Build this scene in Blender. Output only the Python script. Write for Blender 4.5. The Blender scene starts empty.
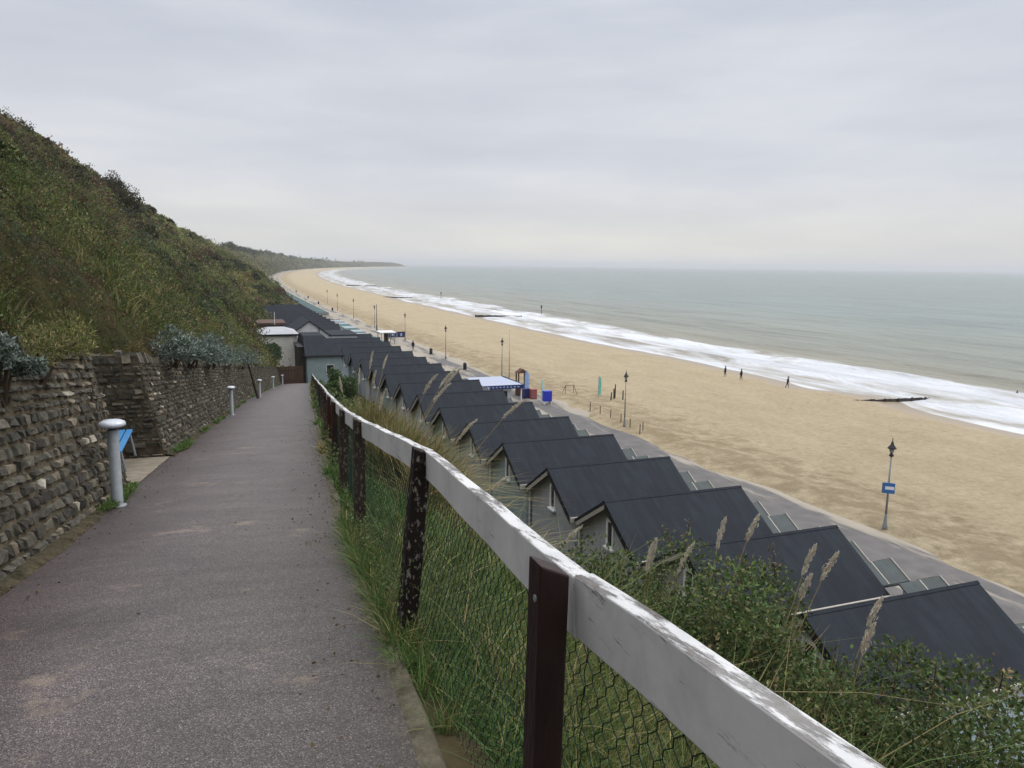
import bpy, bmesh, math, random
import numpy as np
from math import radians, sin, cos, pi, sqrt, atan2
random.seed(7)
rng = np.random.default_rng(11)
S = bpy.context.scene
COL = S.collection

# ------------------------------------------------------------------ camera
YAW, PITCH, ROLL = radians(21.0), radians(8.9), radians(0.72)
cd = bpy.data.cameras.new('camera')
cam = bpy.data.objects.new('camera', cd)
COL.objects.link(cam)
S.camera = cam
cd.sensor_fit = 'HORIZONTAL'
cd.sensor_width = 36.0
cd.lens = 36.0 * 760.0 / 1024.0
cd.clip_start = 0.05
cd.clip_end = 60000
from mathutils import Matrix, Vector
_f = Vector((sin(YAW) * cos(PITCH), cos(YAW) * cos(PITCH), -sin(PITCH)))
_r = Vector((cos(YAW), -sin(YAW), 0))
_u = _r.cross(_f)
_r2 = _r * cos(ROLL) + _u * sin(ROLL)
_u2 = -_r * sin(ROLL) + _u * cos(ROLL)
cam.matrix_world = Matrix(((_r2.x, _u2.x, -_f.x, 0), (_r2.y, _u2.y, -_f.y, 0), (_r2.z, _u2.z, -_f.z, 1.6), (0, 0, 0, 1)))

# ------------------------------------------------------------------ sky, sun, exposure
S.view_settings.view_transform = 'Standard'
S.view_settings.look = 'None'
S.view_settings.gamma = 1
S.view_settings.exposure = 0.0
SUN_EL, SUN_AZ = radians(52), radians(75)          # azimuth clockwise from +Y
W = bpy.data.worlds.new('World')
S.world = W
W.use_nodes = True
nt = W.node_tree
nt.nodes.clear()


def N(nt, t, **k):
    n = nt.nodes.new(t)
    for a, b in k.items():
        if a.startswith('i_'):
            n.inputs[a[2:].replace('_', ' ')].default_value = b
        else:
            setattr(n, a, b)
    return n


def ramp(nt, stops, interp='LINEAR'):
    n = nt.nodes.new('ShaderNodeValToRGB')
    cr = n.color_ramp
    cr.interpolation = interp
    while len(cr.elements) < len(stops):
        cr.elements.new(0.5)
    for e, (p, c) in zip(cr.elements, stops):
        e.position = p
        e.color = (c[0], c[1], c[2], 1) if not isinstance(c, (int, float)) else (c, c, c, 1)
    return n


L = nt.links.new
sky = N(nt, 'ShaderNodeTexSky', sky_type='NISHITA', sun_disc=False, sun_elevation=SUN_EL, sun_rotation=SUN_AZ)
b1 = N(nt, 'ShaderNodeBackground', i_Strength=0.10)
L(sky.outputs[0], b1.inputs['Color'])
tc = N(nt, 'ShaderNodeTexCoord')
sep = N(nt, 'ShaderNodeSeparateXYZ')
L(tc.outputs['Generated'], sep.inputs[0])
base = ramp(nt, [(0.0, (.72, .715, .69)), (0.03, (.71, .705, .685)), (0.10, (.66, .675, .72)), (0.30, (.60, .63, .70)), (0.50, (1.15, 1.17, 1.24)), (1.0, (2.2, 2.22, 2.3))])
L(sep.outputs['Z'], base.inputs[0])
mp = N(nt, 'ShaderNodeMapping')
mp.inputs['Scale'].default_value = (1.6, 1.6, 9.0)
L(tc.outputs['Generated'], mp.inputs[0])
n1 = N(nt, 'ShaderNodeTexNoise', i_Scale=2.1, i_Detail=6.0, i_Roughness=0.5)
L(mp.outputs[0], n1.inputs['Vector'])
r1 = ramp(nt, [(0.30, (.90, .905, .925)), (0.50, (.985, .985, .985)), (0.70, (1.10, 1.085, 1.05))])
L(n1.outputs[0], r1.inputs[0])
mx = N(nt, 'ShaderNodeMix', data_type='RGBA', blend_type='MULTIPLY')
mx.inputs[0].default_value = 1
L(base.outputs[0], mx.inputs[6])
L(r1.outputs[0], mx.inputs[7])
b2 = N(nt, 'ShaderNodeBackground', i_Strength=1.06)
L(mx.outputs[2], b2.inputs['Color'])
ms = N(nt, 'ShaderNodeMixShader')
ms.inputs[0].default_value = 0.93
L(b1.outputs[0], ms.inputs[1])
L(b2.outputs[0], ms.inputs[2])
wo = N(nt, 'ShaderNodeOutputWorld')
L(ms.outputs[0], wo.inputs[0])

sd = bpy.data.lights.new('sun', 'SUN')
sd.energy = 1.3
sd.angle = radians(35)
sd.color = (1.0, 0.965, 0.91)
sun = bpy.data.objects.new('sun', sd)
COL.objects.link(sun)
sun.rotation_euler = (radians(90) - SUN_EL, 0, -SUN_AZ + pi)   # lamp -Z points away from the sun's place
sdir = Vector((sin(SUN_AZ) * cos(SUN_EL), cos(SUN_AZ) * cos(SUN_EL), sin(SUN_EL)))
sun.rotation_euler = sdir.to_track_quat('Z', 'Y').to_euler()

# ------------------------------------------------------------------ helpers
class MB:
    def __init__(s):
        s.v = []; s.f = []; s.c = []

    def add(s, vs, fs, col=None):
        o = len(s.v)
        s.v += [tuple(v) for v in vs]
        s.f += [tuple(i + o for i in f) for f in fs]
        if col is not None:
            s.c += [col] * len(vs)

    def box(s, x0, y0, z0, x1, y1, z1, col=None):
        s.add([(x0, y0, z0), (x1, y0, z0), (x1, y1, z0), (x0, y1, z0), (x0, y0, z1), (x1, y0, z1), (x1, y1, z1), (x0, y1, z1)],
              [(0, 3, 2, 1), (4, 5, 6, 7), (0, 1, 5, 4), (1, 2, 6, 5), (2, 3, 7, 6), (3, 0, 4, 7)], col)

    def obox(s, c, sx, sy, sz, rz=0.0, rx=0.0, ry=0.0):
        M = Matrix.Rotation(rz, 3, 'Z') @ Matrix.Rotation(ry, 3, 'Y') @ Matrix.Rotation(rx, 3, 'X')
        vs = []
        for dz in (-.5, .5):
            for dx, dy in ((-.5, -.5), (.5, -.5), (.5, .5), (-.5, .5)):
                p = M @ Vector((dx * sx, dy * sy, dz * sz))
                vs.append((c[0] + p.x, c[1] + p.y, c[2] + p.z))
        s.add(vs, [(0, 3, 2, 1), (4, 5, 6, 7), (0, 1, 5, 4), (1, 2, 6, 5), (2, 3, 7, 6), (3, 0, 4, 7)])

    def tube(s, pts, rs, n=8, cap=True):
        pts = [Vector(p) for p in pts]
        if not isinstance(rs, (list, tuple)):
            rs = [rs] * len(pts)
        vs = []; fs = []
        for i, p in enumerate(pts):
            d = (pts[min(i + 1, len(pts) - 1)] - pts[max(i - 1, 0)]).normalized()
            a = d.cross(Vector((0, 0, 1)))
            if a.length < 1e-3:
                a = Vector((1, 0, 0))
            a.normalize()
            b = d.cross(a)
            for k in range(n):
                t = 2 * pi * k / n
                vs.append(p + (a * cos(t) + b * sin(t)) * rs[i])
        for i in range(len(pts) - 1):
            for k in range(n):
                fs.append((i * n + k, i * n + (k + 1) % n, (i + 1) * n + (k + 1) % n, (i + 1) * n + k))
        if cap:
            fs.append(tuple(range(n))[::-1]); fs.append(tuple((len(pts) - 1) * n + k for k in range(n)))
        s.add(vs, fs)

    def lathe(s, prof, c=(0, 0, 0), n=16):
        vs = []; fs = []
        for r, z in prof:
            for k in range(n):
                t = 2 * pi * k / n
                vs.append((c[0] + max(r, 1e-4) * cos(t), c[1] + max(r, 1e-4) * sin(t), c[2] + z))
        for i in range(len(prof) - 1):
            for k in range(n):
                fs.append((i * n + k, i * n + (k + 1) % n, (i + 1) * n + (k + 1) % n, (i + 1) * n + k))
        fs.append(tuple(range(n))[::-1]); fs.append(tuple((len(prof) - 1) * n + k for k in range(n)))
        s.add(vs, fs)

    def prism(s, poly, axis, a, b):
        """poly: 2D points; axis 'x': poly is (y,z), extruded x a..b; 'y': (x,z); 'z': (x,y)"""
        n = len(poly)
        def P(p, t):
            return {'x': (t, p[0], p[1]), 'y': (p[0], t, p[1]), 'z': (p[0], p[1], t)}[axis]
        vs = [P(p, a) for p in poly] + [P(p, b) for p in poly]
        fs = [tuple(range(n))[::-1], tuple(range(n, 2 * n))] + [(i, (i + 1) % n, n + (i + 1) % n, n + i) for i in range(n)]
        s.add(vs, fs)

    def build(s, name, mat, parent=None, smooth=False, bevel=0.0):
        me = bpy.data.meshes.new(name)
        me.from_pydata(s.v, [], s.f)
        if s.c:
            ca = me.color_attributes.new('col', 'FLOAT_COLOR', 'POINT')
            ca.data.foreach_set('color', np.array([(c[0], c[1], c[2], 1) for c in s.c], 'f').ravel())
        bm = bmesh.new(); bm.from_mesh(me)
        bmesh.ops.recalc_face_normals(bm, faces=bm.faces)
        bm.to_mesh(me); bm.free()
        me.materials.append(mat)
        if smooth:
            me.polygons.foreach_set('use_smooth', [True] * len(me.polygons))
        o = bpy.data.objects.new(name, me)
        COL.objects.link(o)
        if parent:
            o.parent = parent
        if bevel:
            m = o.modifiers.new('bevel', 'BEVEL'); m.width = bevel; m.segments = 2; m.limit_method = 'ANGLE'
        return o


def np_mesh(name, V, F, mat, col=None, parent=None, smooth=False, uv=None):
    """V (n,3); F (m,k) int with k 3 or 4"""
    V = np.asarray(V, 'f'); F = np.asarray(F, 'i')
    me = bpy.data.meshes.new(name)
    k = F.shape[1]
    me.vertices.add(len(V)); me.vertices.foreach_set('co', V.ravel())
    me.loops.add(F.size); me.loops.foreach_set('vertex_index', F.ravel())
    me.polygons.add(len(F)); me.polygons.foreach_set('loop_start', np.arange(0, F.size, k, dtype='i'))
    me.polygons.foreach_set('use_smooth', np.full(len(F), smooth))
    me.update(calc_edges=True)
    if col is not None:
        ca = me.color_attributes.new('col', 'FLOAT_COLOR', 'POINT')
        c4 = np.ones((len(V), 4), 'f'); c4[:, :3] = col
        ca.data.foreach_set('color', c4.ravel())
    if uv is not None:
        ul = me.uv_layers.new(name='uv')
        ul.data.foreach_set('uv', np.asarray(uv, 'f')[F.ravel()].ravel())
    me.materials.append(mat)
    o = bpy.data.objects.new(name, me)
    COL.objects.link(o)
    if parent:
        o.parent = parent
    return o


def tag(o, label=None, cat=None, group=None, kind=None):
    if label: o['label'] = label
    if cat: o['category'] = cat
    if group: o['group'] = group
    if kind: o['kind'] = kind
    return o


def empty(name, loc=(0, 0, 0), rz=0.0):
    o = bpy.data.objects.new(name, None)
    COL.objects.link(o)
    o.location = loc; o.rotation_euler = (0, 0, rz)
    o.empty_display_size = 0.3
    return o


def copy_tree(o, parent=None):
    c = o.copy(); COL.objects.link(c); c.parent = parent
    for ch in [x for x in bpy.data.objects if x.parent == o]:
        copy_tree(ch, c)
    return c


def hash2(ix, iy, seed):
    h = np.sin(ix * 127.1 + iy * 311.7 + seed * 74.7) * 43758.5453
    return h - np.floor(h)


def vnoise(x, y, seed=0):
    x = np.asarray(x, float); y = np.asarray(y, float)
    ix = np.floor(x); iy = np.floor(y); fx = x - ix; fy = y - iy
    fx = fx * fx * (3 - 2 * fx); fy = fy * fy * (3 - 2 * fy)
    a = hash2(ix, iy, seed); b = hash2(ix + 1, iy, seed); c = hash2(ix, iy + 1, seed); d = hash2(ix + 1, iy + 1, seed)
    return (a * (1 - fx) + b * fx) * (1 - fy) + (c * (1 - fx) + d * fx) * fy


def fbm(x, y, seed=0, o=4):
    r = 0; a = 0.5; t = 0
    for i in range(o):
        r = r + a * vnoise(x * 2 ** i, y * 2 ** i, seed + i * 3); t += a; a *= .5
    return r / t


# ------------------------------------------------------------------ materials
def mat(name, col=(.5, .5, .5), rough=.7, spec=.3, metal=0.0, var=0.0, vscale=5.0, bump=0.0, bscale=40.0, stretch=None, col2=None):
    m = bpy.data.materials.new(name); m.use_nodes = True
    t = m.node_tree; p = t.nodes['Principled BSDF']
    p.inputs['Roughness'].default_value = rough
    p.inputs['Specular IOR Level'].default_value = spec
    p.inputs['Metallic'].default_value = metal
    l = t.links.new
    c = N(t, 'ShaderNodeTexCoord'); mpn = N(t, 'ShaderNodeMapping')
    l(c.outputs['Object'], mpn.inputs[0])
    if stretch: mpn.inputs['Scale'].default_value = stretch
    n = N(t, 'ShaderNodeTexNoise', i_Scale=vscale, i_Detail=6.0, i_Roughness=.6)
    l(mpn.outputs[0], n.inputs['Vector'])
    a = tuple(x * (1 - var) for x in col)
    b = col2 if col2 else tuple(min(1, x * (1 + var)) for x in col)
    r = ramp(t, [(.3, a), (.7, b)])
    l(n.outputs[0], r.inputs[0]); l(r.outputs[0], p.inputs['Base Color'])
    if bump:
        n2 = N(t, 'ShaderNodeTexNoise', i_Scale=bscale, i_Detail=4.0)
        l(mpn.outputs[0], n2.inputs['Vector'])
        bp = N(t, 'ShaderNodeBump', i_Strength=bump, i_Distance=.02)
        l(n2.outputs[0], bp.inputs['Height']); l(bp.outputs[0], p.inputs['Normal'])
    return m


def foliage_mat(name, trans=.25, rough=.6, spec=.25):
    m = bpy.data.materials.new(name); m.use_nodes = True
    t = m.node_tree; p = t.nodes['Principled BSDF']; l = t.links.new
    a = N(t, 'ShaderNodeAttribute', attribute_name='col')
    l(a.outputs['Color'], p.inputs['Base Color'])
    p.inputs['Roughness'].default_value = rough
    p.inputs['Specular IOR Level'].default_value = spec
    tr = N(t, 'ShaderNodeBsdfTranslucent')
    l(a.outputs['Color'], tr.inputs['Color'])
    mxs = N(t, 'ShaderNodeMixShader'); mxs.inputs[0].default_value = trans
    l(p.outputs[0], mxs.inputs[1]); l(tr.outputs[0], mxs.inputs[2])
    l(mxs.outputs[0], t.nodes['Material Output'].inputs['Surface'])
    return m


M = {}
M['leaf'] = foliage_mat('leaf')
M['dryleaf'] = foliage_mat('dry_grass', .35, .8, .1)
M['wood_dark'] = mat('weathered_dark_wood', (.03, .018, .013), .75, .2, var=.6, vscale=9, bump=.5, bscale=60, stretch=(1, 1, .25))
M['bark'] = mat('bark', (.06, .045, .03), .9, .1, var=.4, vscale=12)
M['steel_grey'] = mat('galvanised_grey', (.22, .24, .25), .5, .4, .2, var=.15, vscale=14)
M['alu'] = mat('cast_alloy', (.50, .53, .58), .42, .5, .3, var=.12, vscale=30)
M['black'] = mat('black_paint', (.012, .012, .014), .45, .4)
M['white'] = mat('white_paint', (.68, .69, .70), .55, .3, var=.10, vscale=8)
M['blue_paint'] = mat('blue_bench_paint', (.05, .20, .42), .5, .4, var=.2, vscale=20)
M['glass_dark'] = mat('dark_glass', (.02, .025, .03), .08, .6)
M['roof'] = mat('dark_slate_roofing', (.0140, .0180, .0250), .75, .16, var=.16, vscale=.8, bump=.15, bscale=60)
def roof_detail(m):
    t = m.node_tree; p = t.nodes['Principled BSDF']; l = t.links.new
    c = N(t, 'ShaderNodeTexCoord'); s_ = N(t, 'ShaderNodeSeparateXYZ'); l(c.outputs['Object'], s_.inputs[0])
    src = p.inputs['Base Color'].links[0].from_socket
    def lines(sock, per, lo):
        w = N(t, 'ShaderNodeMath', operation='MULTIPLY'); w.inputs[1].default_value = 1 / per; l(sock, w.inputs[0])
        f = N(t, 'ShaderNodeMath', operation='FRACT'); l(w.outputs[0], f.inputs[0])
        r = ramp(t, [(0, lo), (.05, lo), (.07, 1.0), (1, .96)]); l(f.outputs[0], r.inputs[0]); return r.outputs[0]
    n = N(t, 'ShaderNodeTexNoise', i_Scale=1.0, i_Detail=7.0, i_Roughness=.65)
    mp_ = N(t, 'ShaderNodeMapping'); mp_.inputs['Scale'].default_value = (3.2, .5, .5); l(c.outputs['Object'], mp_.inputs[0]); l(mp_.outputs[0], n.inputs['Vector'])
    st = ramp(t, [(.32, .78), (.5, 1.0), (.7, 1.35)]); l(n.outputs[0], st.inputs[0])
    cur = src
    for k in (lines(s_.outputs['Z'], .21, .90), lines(s_.outputs['X'], 1.05, .95), st.outputs[0]):
        mx_ = N(t, 'ShaderNodeMix', data_type='RGBA', blend_type='MULTIPLY'); mx_.inputs[0].default_value = 1
        l(cur, mx_.inputs[6]); l(k, mx_.inputs[7]); cur = mx_.outputs[2]
    l(cur, p.inputs['Base Color'])
roof_detail(M['roof'])
M['roof_green'] = mat('grey_green_roofing', (.050, .062, .062), .65, .3, var=.2, vscale=2, bump=.15, bscale=60)
M['trim'] = mat('pale_trim', (.55, .56, .55), .6, .3, var=.1)
M['tan_trim'] = mat('stone_coloured_trim', (.33, .31, .27), .6, .3, var=.15)
M['wire'] = mat('green_plastic_wire', (.007, .024, .016), .6, .12)
M['concrete'] = mat('concrete', (.19, .165, .125), .9, .2, var=.3, vscale=5, bump=.4, bscale=50)
M['brown'] = mat('brown_boards', (.075, .04, .025), .8, .2, var=.35, vscale=4, stretch=(6, 6, .6), bump=.3)
M['navy'] = mat('navy_paint', (.012, .02, .10), .4, .4)
M['royal'] = mat('royal_blue_panel', (.012, .03, .42), .4, .4)
M['pale_blue_roof'] = mat('pale_blue_grey_roof', (.34, .38, .48), .45, .4, var=.1)
M['timber_wet'] = mat('wet_groyne_timber', (.022, .018, .014), .5, .4, var=.5, vscale=3, bump=.5)


def m_cladding(name, col):
    m = bpy.data.materials.new(name); m.use_nodes = True
    t = m.node_tree; p = t.nodes['Principled BSDF']; l = t.links.new
    p.inputs['Roughness'].default_value = .65
    c = N(t, 'ShaderNodeTexCoord'); s = N(t, 'ShaderNodeSeparateXYZ'); l(c.outputs['Object'], s.inputs[0])
    w = N(t, 'ShaderNodeMath', operation='MULTIPLY'); w.inputs[1].default_value = 1 / .16; l(s.outputs['Z'], w.inputs[0])
    fr = N(t, 'ShaderNodeMath', operation='FRACT'); l(w.outputs[0], fr.inputs[0])
    n = N(t, 'ShaderNodeTexNoise', i_Scale=1.2, i_Detail=6.0); l(c.outputs['Object'], n.inputs['Vector'])
    r = ramp(t, [(.3, tuple(x * .86 for x in col)), (.7, tuple(x * 1.08 for x in col))]); l(n.outputs[0], r.inputs[0])
    l(r.outputs[0], p.inputs['Base Color'])
    b = N(t, 'ShaderNodeBump', i_Strength=.7, i_Distance=.012); l(fr.outputs[0], b.inputs['Height']); l(b.outputs[0], p.inputs['Normal'])
    return m
S.cycles.use_denoising = True
S.cycles.denoiser = 'OPENIMAGEDENOISE'
S.cycles.max_bounces = 6
S.cycles.diffuse_bounces = 3
S.cycles.volume_bounces = 0
S.cycles.transparent_max_bounces = 4
S.cycles.caustics_reflective = False
S.cycles.caustics_refractive = False

# ------------------------------------------------------------------ the lie of the land (X seaward, Y along the coast)
ZP, ZS = -14.4, -17.2
YE = 86.0
PA, PS = radians(4.5), .135


def coff(y):
    y = np.asarray(y, float)
    return 5.6e-5 * np.maximum(0, y - 200) ** 2


def xr(y): return np.interp(y, [-12, 0, 2.67, 3.8, 6.8, 14.8, 45, 86, 95], [-.1, .5, .66, .75, .94, 1.69, 4.75, 9.0, 9.5])
def xl(y): return np.interp(y, [-12, 6, 10, 15.6, 20.2, 43, 69, 86, 95], [-2.95, -1.62, -1.33, -1.0, -.65, 1.1, 3.85, 5.9, 6.3])
def pz(x, y): return -PS * (x * sin(PA) + y * cos(PA))


# path
def m_path():
    m = bpy.data.materials.new('path_asphalt'); m.use_nodes = True
    t = m.node_tree; p = t.nodes['Principled BSDF']; l = t.links.new
    c = N(t, 'ShaderNodeTexCoord')
    v = N(t, 'ShaderNodeTexVoronoi', i_Scale=165.0); l(c.outputs['Object'], v.inputs['Vector'])
    r = ramp(t, [(0.0, (.024, .020, .020)), (.45, (.066, .056, .056)), (.74, (.112, .097, .095)), (.95, (.27, .24, .225))])
    l(v.outputs['Color'], r.inputs[0])
    n = N(t, 'ShaderNodeTexNoise', i_Scale=.9, i_Detail=7.0, i_Roughness=.65); l(c.outputs['Object'], n.inputs['Vector'])
    r2 = ramp(t, [(.25, .74), (.5, 1.0), (.75, 1.32)]); l(n.outputs[0], r2.inputs[0])
    mxx = N(t, 'ShaderNodeMix', data_type='RGBA', blend_type='MULTIPLY'); mxx.inputs[0].default_value = 1
    l(r.outputs[0], mxx.inputs[6]); l(r2.outputs[0], mxx.inputs[7])
    # sandy silt lying in patches
    n3 = N(t, 'ShaderNodeTexNoise', i_Scale=1.7, i_Detail=9.0, i_Roughness=.72); l(c.outputs['Object'], n3.inputs['Vector'])
    r3 = ramp(t, [(.585, 0.0), (.70, .6)]); l(n3.outputs[0], r3.inputs[0])
    mx2 = N(t, 'ShaderNodeMix', data_type='RGBA'); mx2.inputs[7].default_value = (.27, .225, .165, 1)
    l(r3.outputs[0], mx2.inputs[0]); l(mxx.outputs[2], mx2.inputs[6])
    # reddish damp margin towards the wall and pale worn middle come from the UV
    uvn = N(t, 'ShaderNodeUVMap', uv_map='uv'); su = N(t, 'ShaderNodeSeparateXYZ'); l(uvn.outputs[0], su.inputs[0])
    r4 = ramp(t, [(0.0, (.52, .42, .41)), (.18, (.72, .62, .61)), (.40, (1.02, .97, .97)), (.75, (1.05, 1.03, 1.0)), (.93, (.82, .80, .76)), (1.0, (.6, .56, .46))])
    ad = N(t, 'ShaderNodeMath', operation='MULTIPLY_ADD'); ad.inputs[1].default_value = .22
    l(n.outputs[0], ad.inputs[0]); sb = N(t, 'ShaderNodeMath', operation='SUBTRACT'); l(su.outputs[0], sb.inputs[0]); sb.inputs[1].default_value = .11
    l(sb.outputs[0], ad.inputs[2]); l(ad.outputs[0], r4.inputs[0])
    mx3 = N(t, 'ShaderNodeMix', data_type='RGBA', blend_type='MULTIPLY'); mx3.inputs[0].default_value = 1
    l(mx2.outputs[2], mx3.inputs[6]); l(r4.outputs[0], mx3.inputs[7])
    mb_ = N(t, 'ShaderNodeMapping'); mb_.inputs['Scale'].default_value = (.8, 4.5, 1); l(c.outputs['Object'], mb_.inputs[0])
    nb_ = N(t, 'ShaderNodeTexNoise', i_Scale=1.0, i_Detail=5.0, i_Roughness=.6); l(mb_.outputs[0], nb_.inputs['Vector'])
    rb_ = ramp(t, [(.35, .86), (.55, 1.0), (.72, 1.20)]); l(nb_.outputs[0], rb_.inputs[0])
    m5 = N(t, 'ShaderNodeMix', data_type='RGBA', blend_type='MULTIPLY'); m5.inputs[0].default_value = 1
    l(mx3.outputs[2], m5.inputs[6]); l(rb_.outputs[0], m5.inputs[7])
    nd_ = N(t, 'ShaderNodeTexNoise', i_Scale=1.3, i_Detail=4.0); l(c.outputs['Object'], nd_.inputs['Vector'])
    va = N(t, 'ShaderNodeMix', data_type='RGBA'); va.inputs[0].default_value = .30; l(c.outputs['Object'], va.inputs[6]); l(nd_.outputs['Color'], va.inputs[7])
    vc = N(t, 'ShaderNodeTexVoronoi', i_Scale=.62, feature='DISTANCE_TO_EDGE'); l(va.outputs[2], vc.inputs['Vector'])
    rc_ = ramp(t, [(0, .42), (.004, .55), (.008, 1.0)]); l(vc.outputs['Distance'], rc_.inputs[0])
    m6 = N(t, 'ShaderNodeMix', data_type='RGBA', blend_type='MULTIPLY'); m6.inputs[0].default_value = .28
    l(m5.outputs[2], m6.inputs[6]); l(rc_.outputs[0], m6.inputs[7])
    l(m6.outputs[2], p.inputs['Base Color'])
    p.inputs['Roughness'].default_value = .62; p.inputs['Specular IOR Level'].default_value = .5
    b = N(t, 'ShaderNodeBump', i_Strength=.55, i_Distance=.008); l(v.outputs['Distance'], b.inputs['Height']); l(b.outputs[0], p.inputs['Normal'])
    return m


ys = np.concatenate([np.arange(-12, 12, .25), np.arange(12, YE + .6, 1.0)])
nu = 13
us = np.linspace(0, 1, nu)
V = []; UV = []
for y in ys:
    wob = .035 * (vnoise(y * 2.2, 0, 5) - .5) + .03 * (vnoise(y * 6, 0, 6) - .5)
    for u in us:
        x = xl(y) * (1 - u) + (xr(y) + wob) * u
        V.append((x, y, pz(x, y) + .02 * (1 - (2 * u - 1) ** 2))); UV.append((u, y * .3))


def gridF(n, m_):
    i, j = np.meshgrid(np.arange(n - 1), np.arange(m_ - 1), indexing='ij')
    a = (i * m_ + j).ravel()
    return np.stack([a, a + 1, a + m_ + 1, a + m_], 1)


path = np_mesh('path', V, gridF(len(ys), nu), m_path(), uv=UV, smooth=True)
tag(path, kind='structure')


# land material: bare soil with low growth
def m_land():
    m = bpy.data.materials.new('hill_soil_and_growth'); m.use_nodes = True
    t = m.node_tree; p = t.nodes['Principled BSDF']; l = t.links.new
    c = N(t, 'ShaderNodeTexCoord')
    n = N(t, 'ShaderNodeTexNoise', i_Scale=.09, i_Detail=9.0, i_Roughness=.68); l(c.outputs['Object'], n.inputs['Vector'])
    r = ramp(t, [(.32, (.022, .026, .012)), (.44, (.040, .048, .018)), (.52, (.062, .056, .024)), (.60, (.085, .058, .030)), (.72, (.055, .072, .026))])
    l(n.outputs[0], r.inputs[0])
    n2 = N(t, 'ShaderNodeTexNoise', i_Scale=1.1, i_Detail=8.0, i_Roughness=.75); l(c.outputs['Object'], n2.inputs['Vector'])
    r2 = ramp(t, [(.3, .45), (.5, 1.0), (.7, 1.7)]); l(n2.outputs[0], r2.inputs[0])
    mxx = N(t, 'ShaderNodeMix', data_type='RGBA', blend_type='MULTIPLY'); mxx.inputs[0].default_value = 1
    l(r.outputs[0], mxx.inputs[6]); l(r2.outputs[0], mxx.inputs[7]); l(mxx.outputs[2], p.inputs['Base Color'])
    p.inputs['Roughness'].default_value = 1; p.inputs['Specular IOR Level'].default_value = .05
    b = N(t, 'ShaderNodeBump', i_Strength=1.0, i_Distance=.5); l(n2.outputs[0], b.inputs['Height']); l(b.outputs[0], p.inputs['Normal'])
    return m


M['land'] = m_land()
WALLH = 1.95
WB = .38             # batter of the wall over its height


def wall_x(y):       # foot line of the wall
    return xl(y) - .07


def foot(y):
    return np.interp(y, [-60, YE, 95, 108, 116, 140, 200, 215, 230, 1e5], [3.2, 5.6, 3.2, 6.0, 9.0, 11, 11.5, 17, 23.0, 23.0]) + coff(y)


def crest(y):
    return -19 + coff(y) + np.clip((y - 150) * .02, 0, 24) + 5.0 * (vnoise(y / 42, 3, 9) - .5) * np.clip(y / 60, .3, 1)


def crest_z(y):
    return np.interp(y, [-60, 60, 160, 330, 700, 1300, 1800, 2500, 2900, 3300, 3600, 3900, 4200, 4400, 4480], [16.4, 16.6, 15.2, 14.0, 12, 12, 11, 7, -2, -5, 2, 8, 6, -3, -16.5]) + 1.6 * (vnoise(y / 21, 1, 2) - .5)


def hill_pt(y, u):
    """u 0..1 from the wall top (or the cliff foot) up to the crest"""
    y = np.asarray(y, float); u = np.asarray(u, float)
    x0 = np.where(y < YE, wall_x(np.minimum(y, YE)) - WB - .12, foot(y))
    z0 = np.where(y < YE, pz(wall_x(np.minimum(y, YE)), y) + WALLH + .0, np.interp(y, [YE, 100, 112], [-9.4, -10.5, ZP]))
    xc = crest(y); zc = crest_z(y)
    x = x0 + (xc - x0) * u - np.interp(y, [9.6, 11.45, 15.35, 17.6], [0, 1.12, 1.12, 0]) * np.clip(1 - u * 9, 0, 1)
    prof = u + .05 * np.sin(u * 2 * pi) * np.sign(y + 1e9)
    amp = np.sin(np.clip(u, 0, 1) * pi) ** .7
    z = z0 + (zc - z0) * prof + amp * (4.6 * (fbm(y / 17 + u * 1.3, u * 2.2, 4) - .5) + 1.9 * (fbm(y / 4.5, u * 7, 8) - .5))
    return x, z


ysh = np.concatenate([np.arange(-60, 11.4, 1.0), [11.42, 11.47, 12.0, 12.6, 13.2, 13.8, 14.3, 14.8, 15.33, 15.38, 15.8], np.arange(16.2, 60, .7), np.arange(60, 200, 1.0), np.arange(200, 520, 4.0), np.arange(520, 1400, 14.0), np.arange(1400, 4481, 40.0)])
uu = np.concatenate([[0, .03, .06], np.linspace(.0901, 1, 31)])
V = []
for y in ysh:
    x, z = hill_pt(np.full(34, y), uu)
    xs0 = x[0] if (11.45 < y < 15.35 or y > 18 or y < 9.5) else float(wall_x(y)) - WB - .12
    row = [(xs0, y, z[0] - .01)] + list(zip(x, [y] * 34, z))
    cx, cz = x[-1], z[-1]
    row += [(cx - 6, y, cz + .3), (cx - 25, y, cz + .5), (cx - 300, y, cz + .5 if cz > 0 else cz)]
    V += row
hillside = np_mesh('hillside', V, gridF(len(ysh), 38), M['land'], smooth=True)
tag(hillside, kind='structure')


# bank right of the path
def bank_z(x, y):
    x = np.asarray(x, float); y = np.asarray(y, float)
    xe = xr(y) + .02; zp = pz(xe, y) - .03
    t = np.clip((x - xe) / (15.9 - xe), 0, 1)
    return zp + (ZP - zp) * t ** (1.32 - .22 * np.clip((y - 5) / 8, 0, 1)) + .5 * (fbm(x / 2.2, y / 2.2, 21) - .5) * np.clip(t * 6, 0, 1) * np.clip((1 - t) * 5, 0, 1)


ysb = np.concatenate([np.arange(-14, 20, .4), np.arange(20, 97, 1.0)])
V = []
for y in ysb:
    e = xr(y) - .03
    for q in np.linspace(0, 1, 40):
        x = e + (15.95 - e) * q ** 1.3
        V.append((x, y, bank_z(x, y)))
bank = np_mesh('grassy_bank', V, gridF(len(ysb), 40), mat('bank_soil', (.05, .042, .022), 1, .05, var=.5, vscale=3, bump=1, bscale=20, col2=(.075, .062, .034)), smooth=True)
tag(bank, kind='structure')

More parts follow.
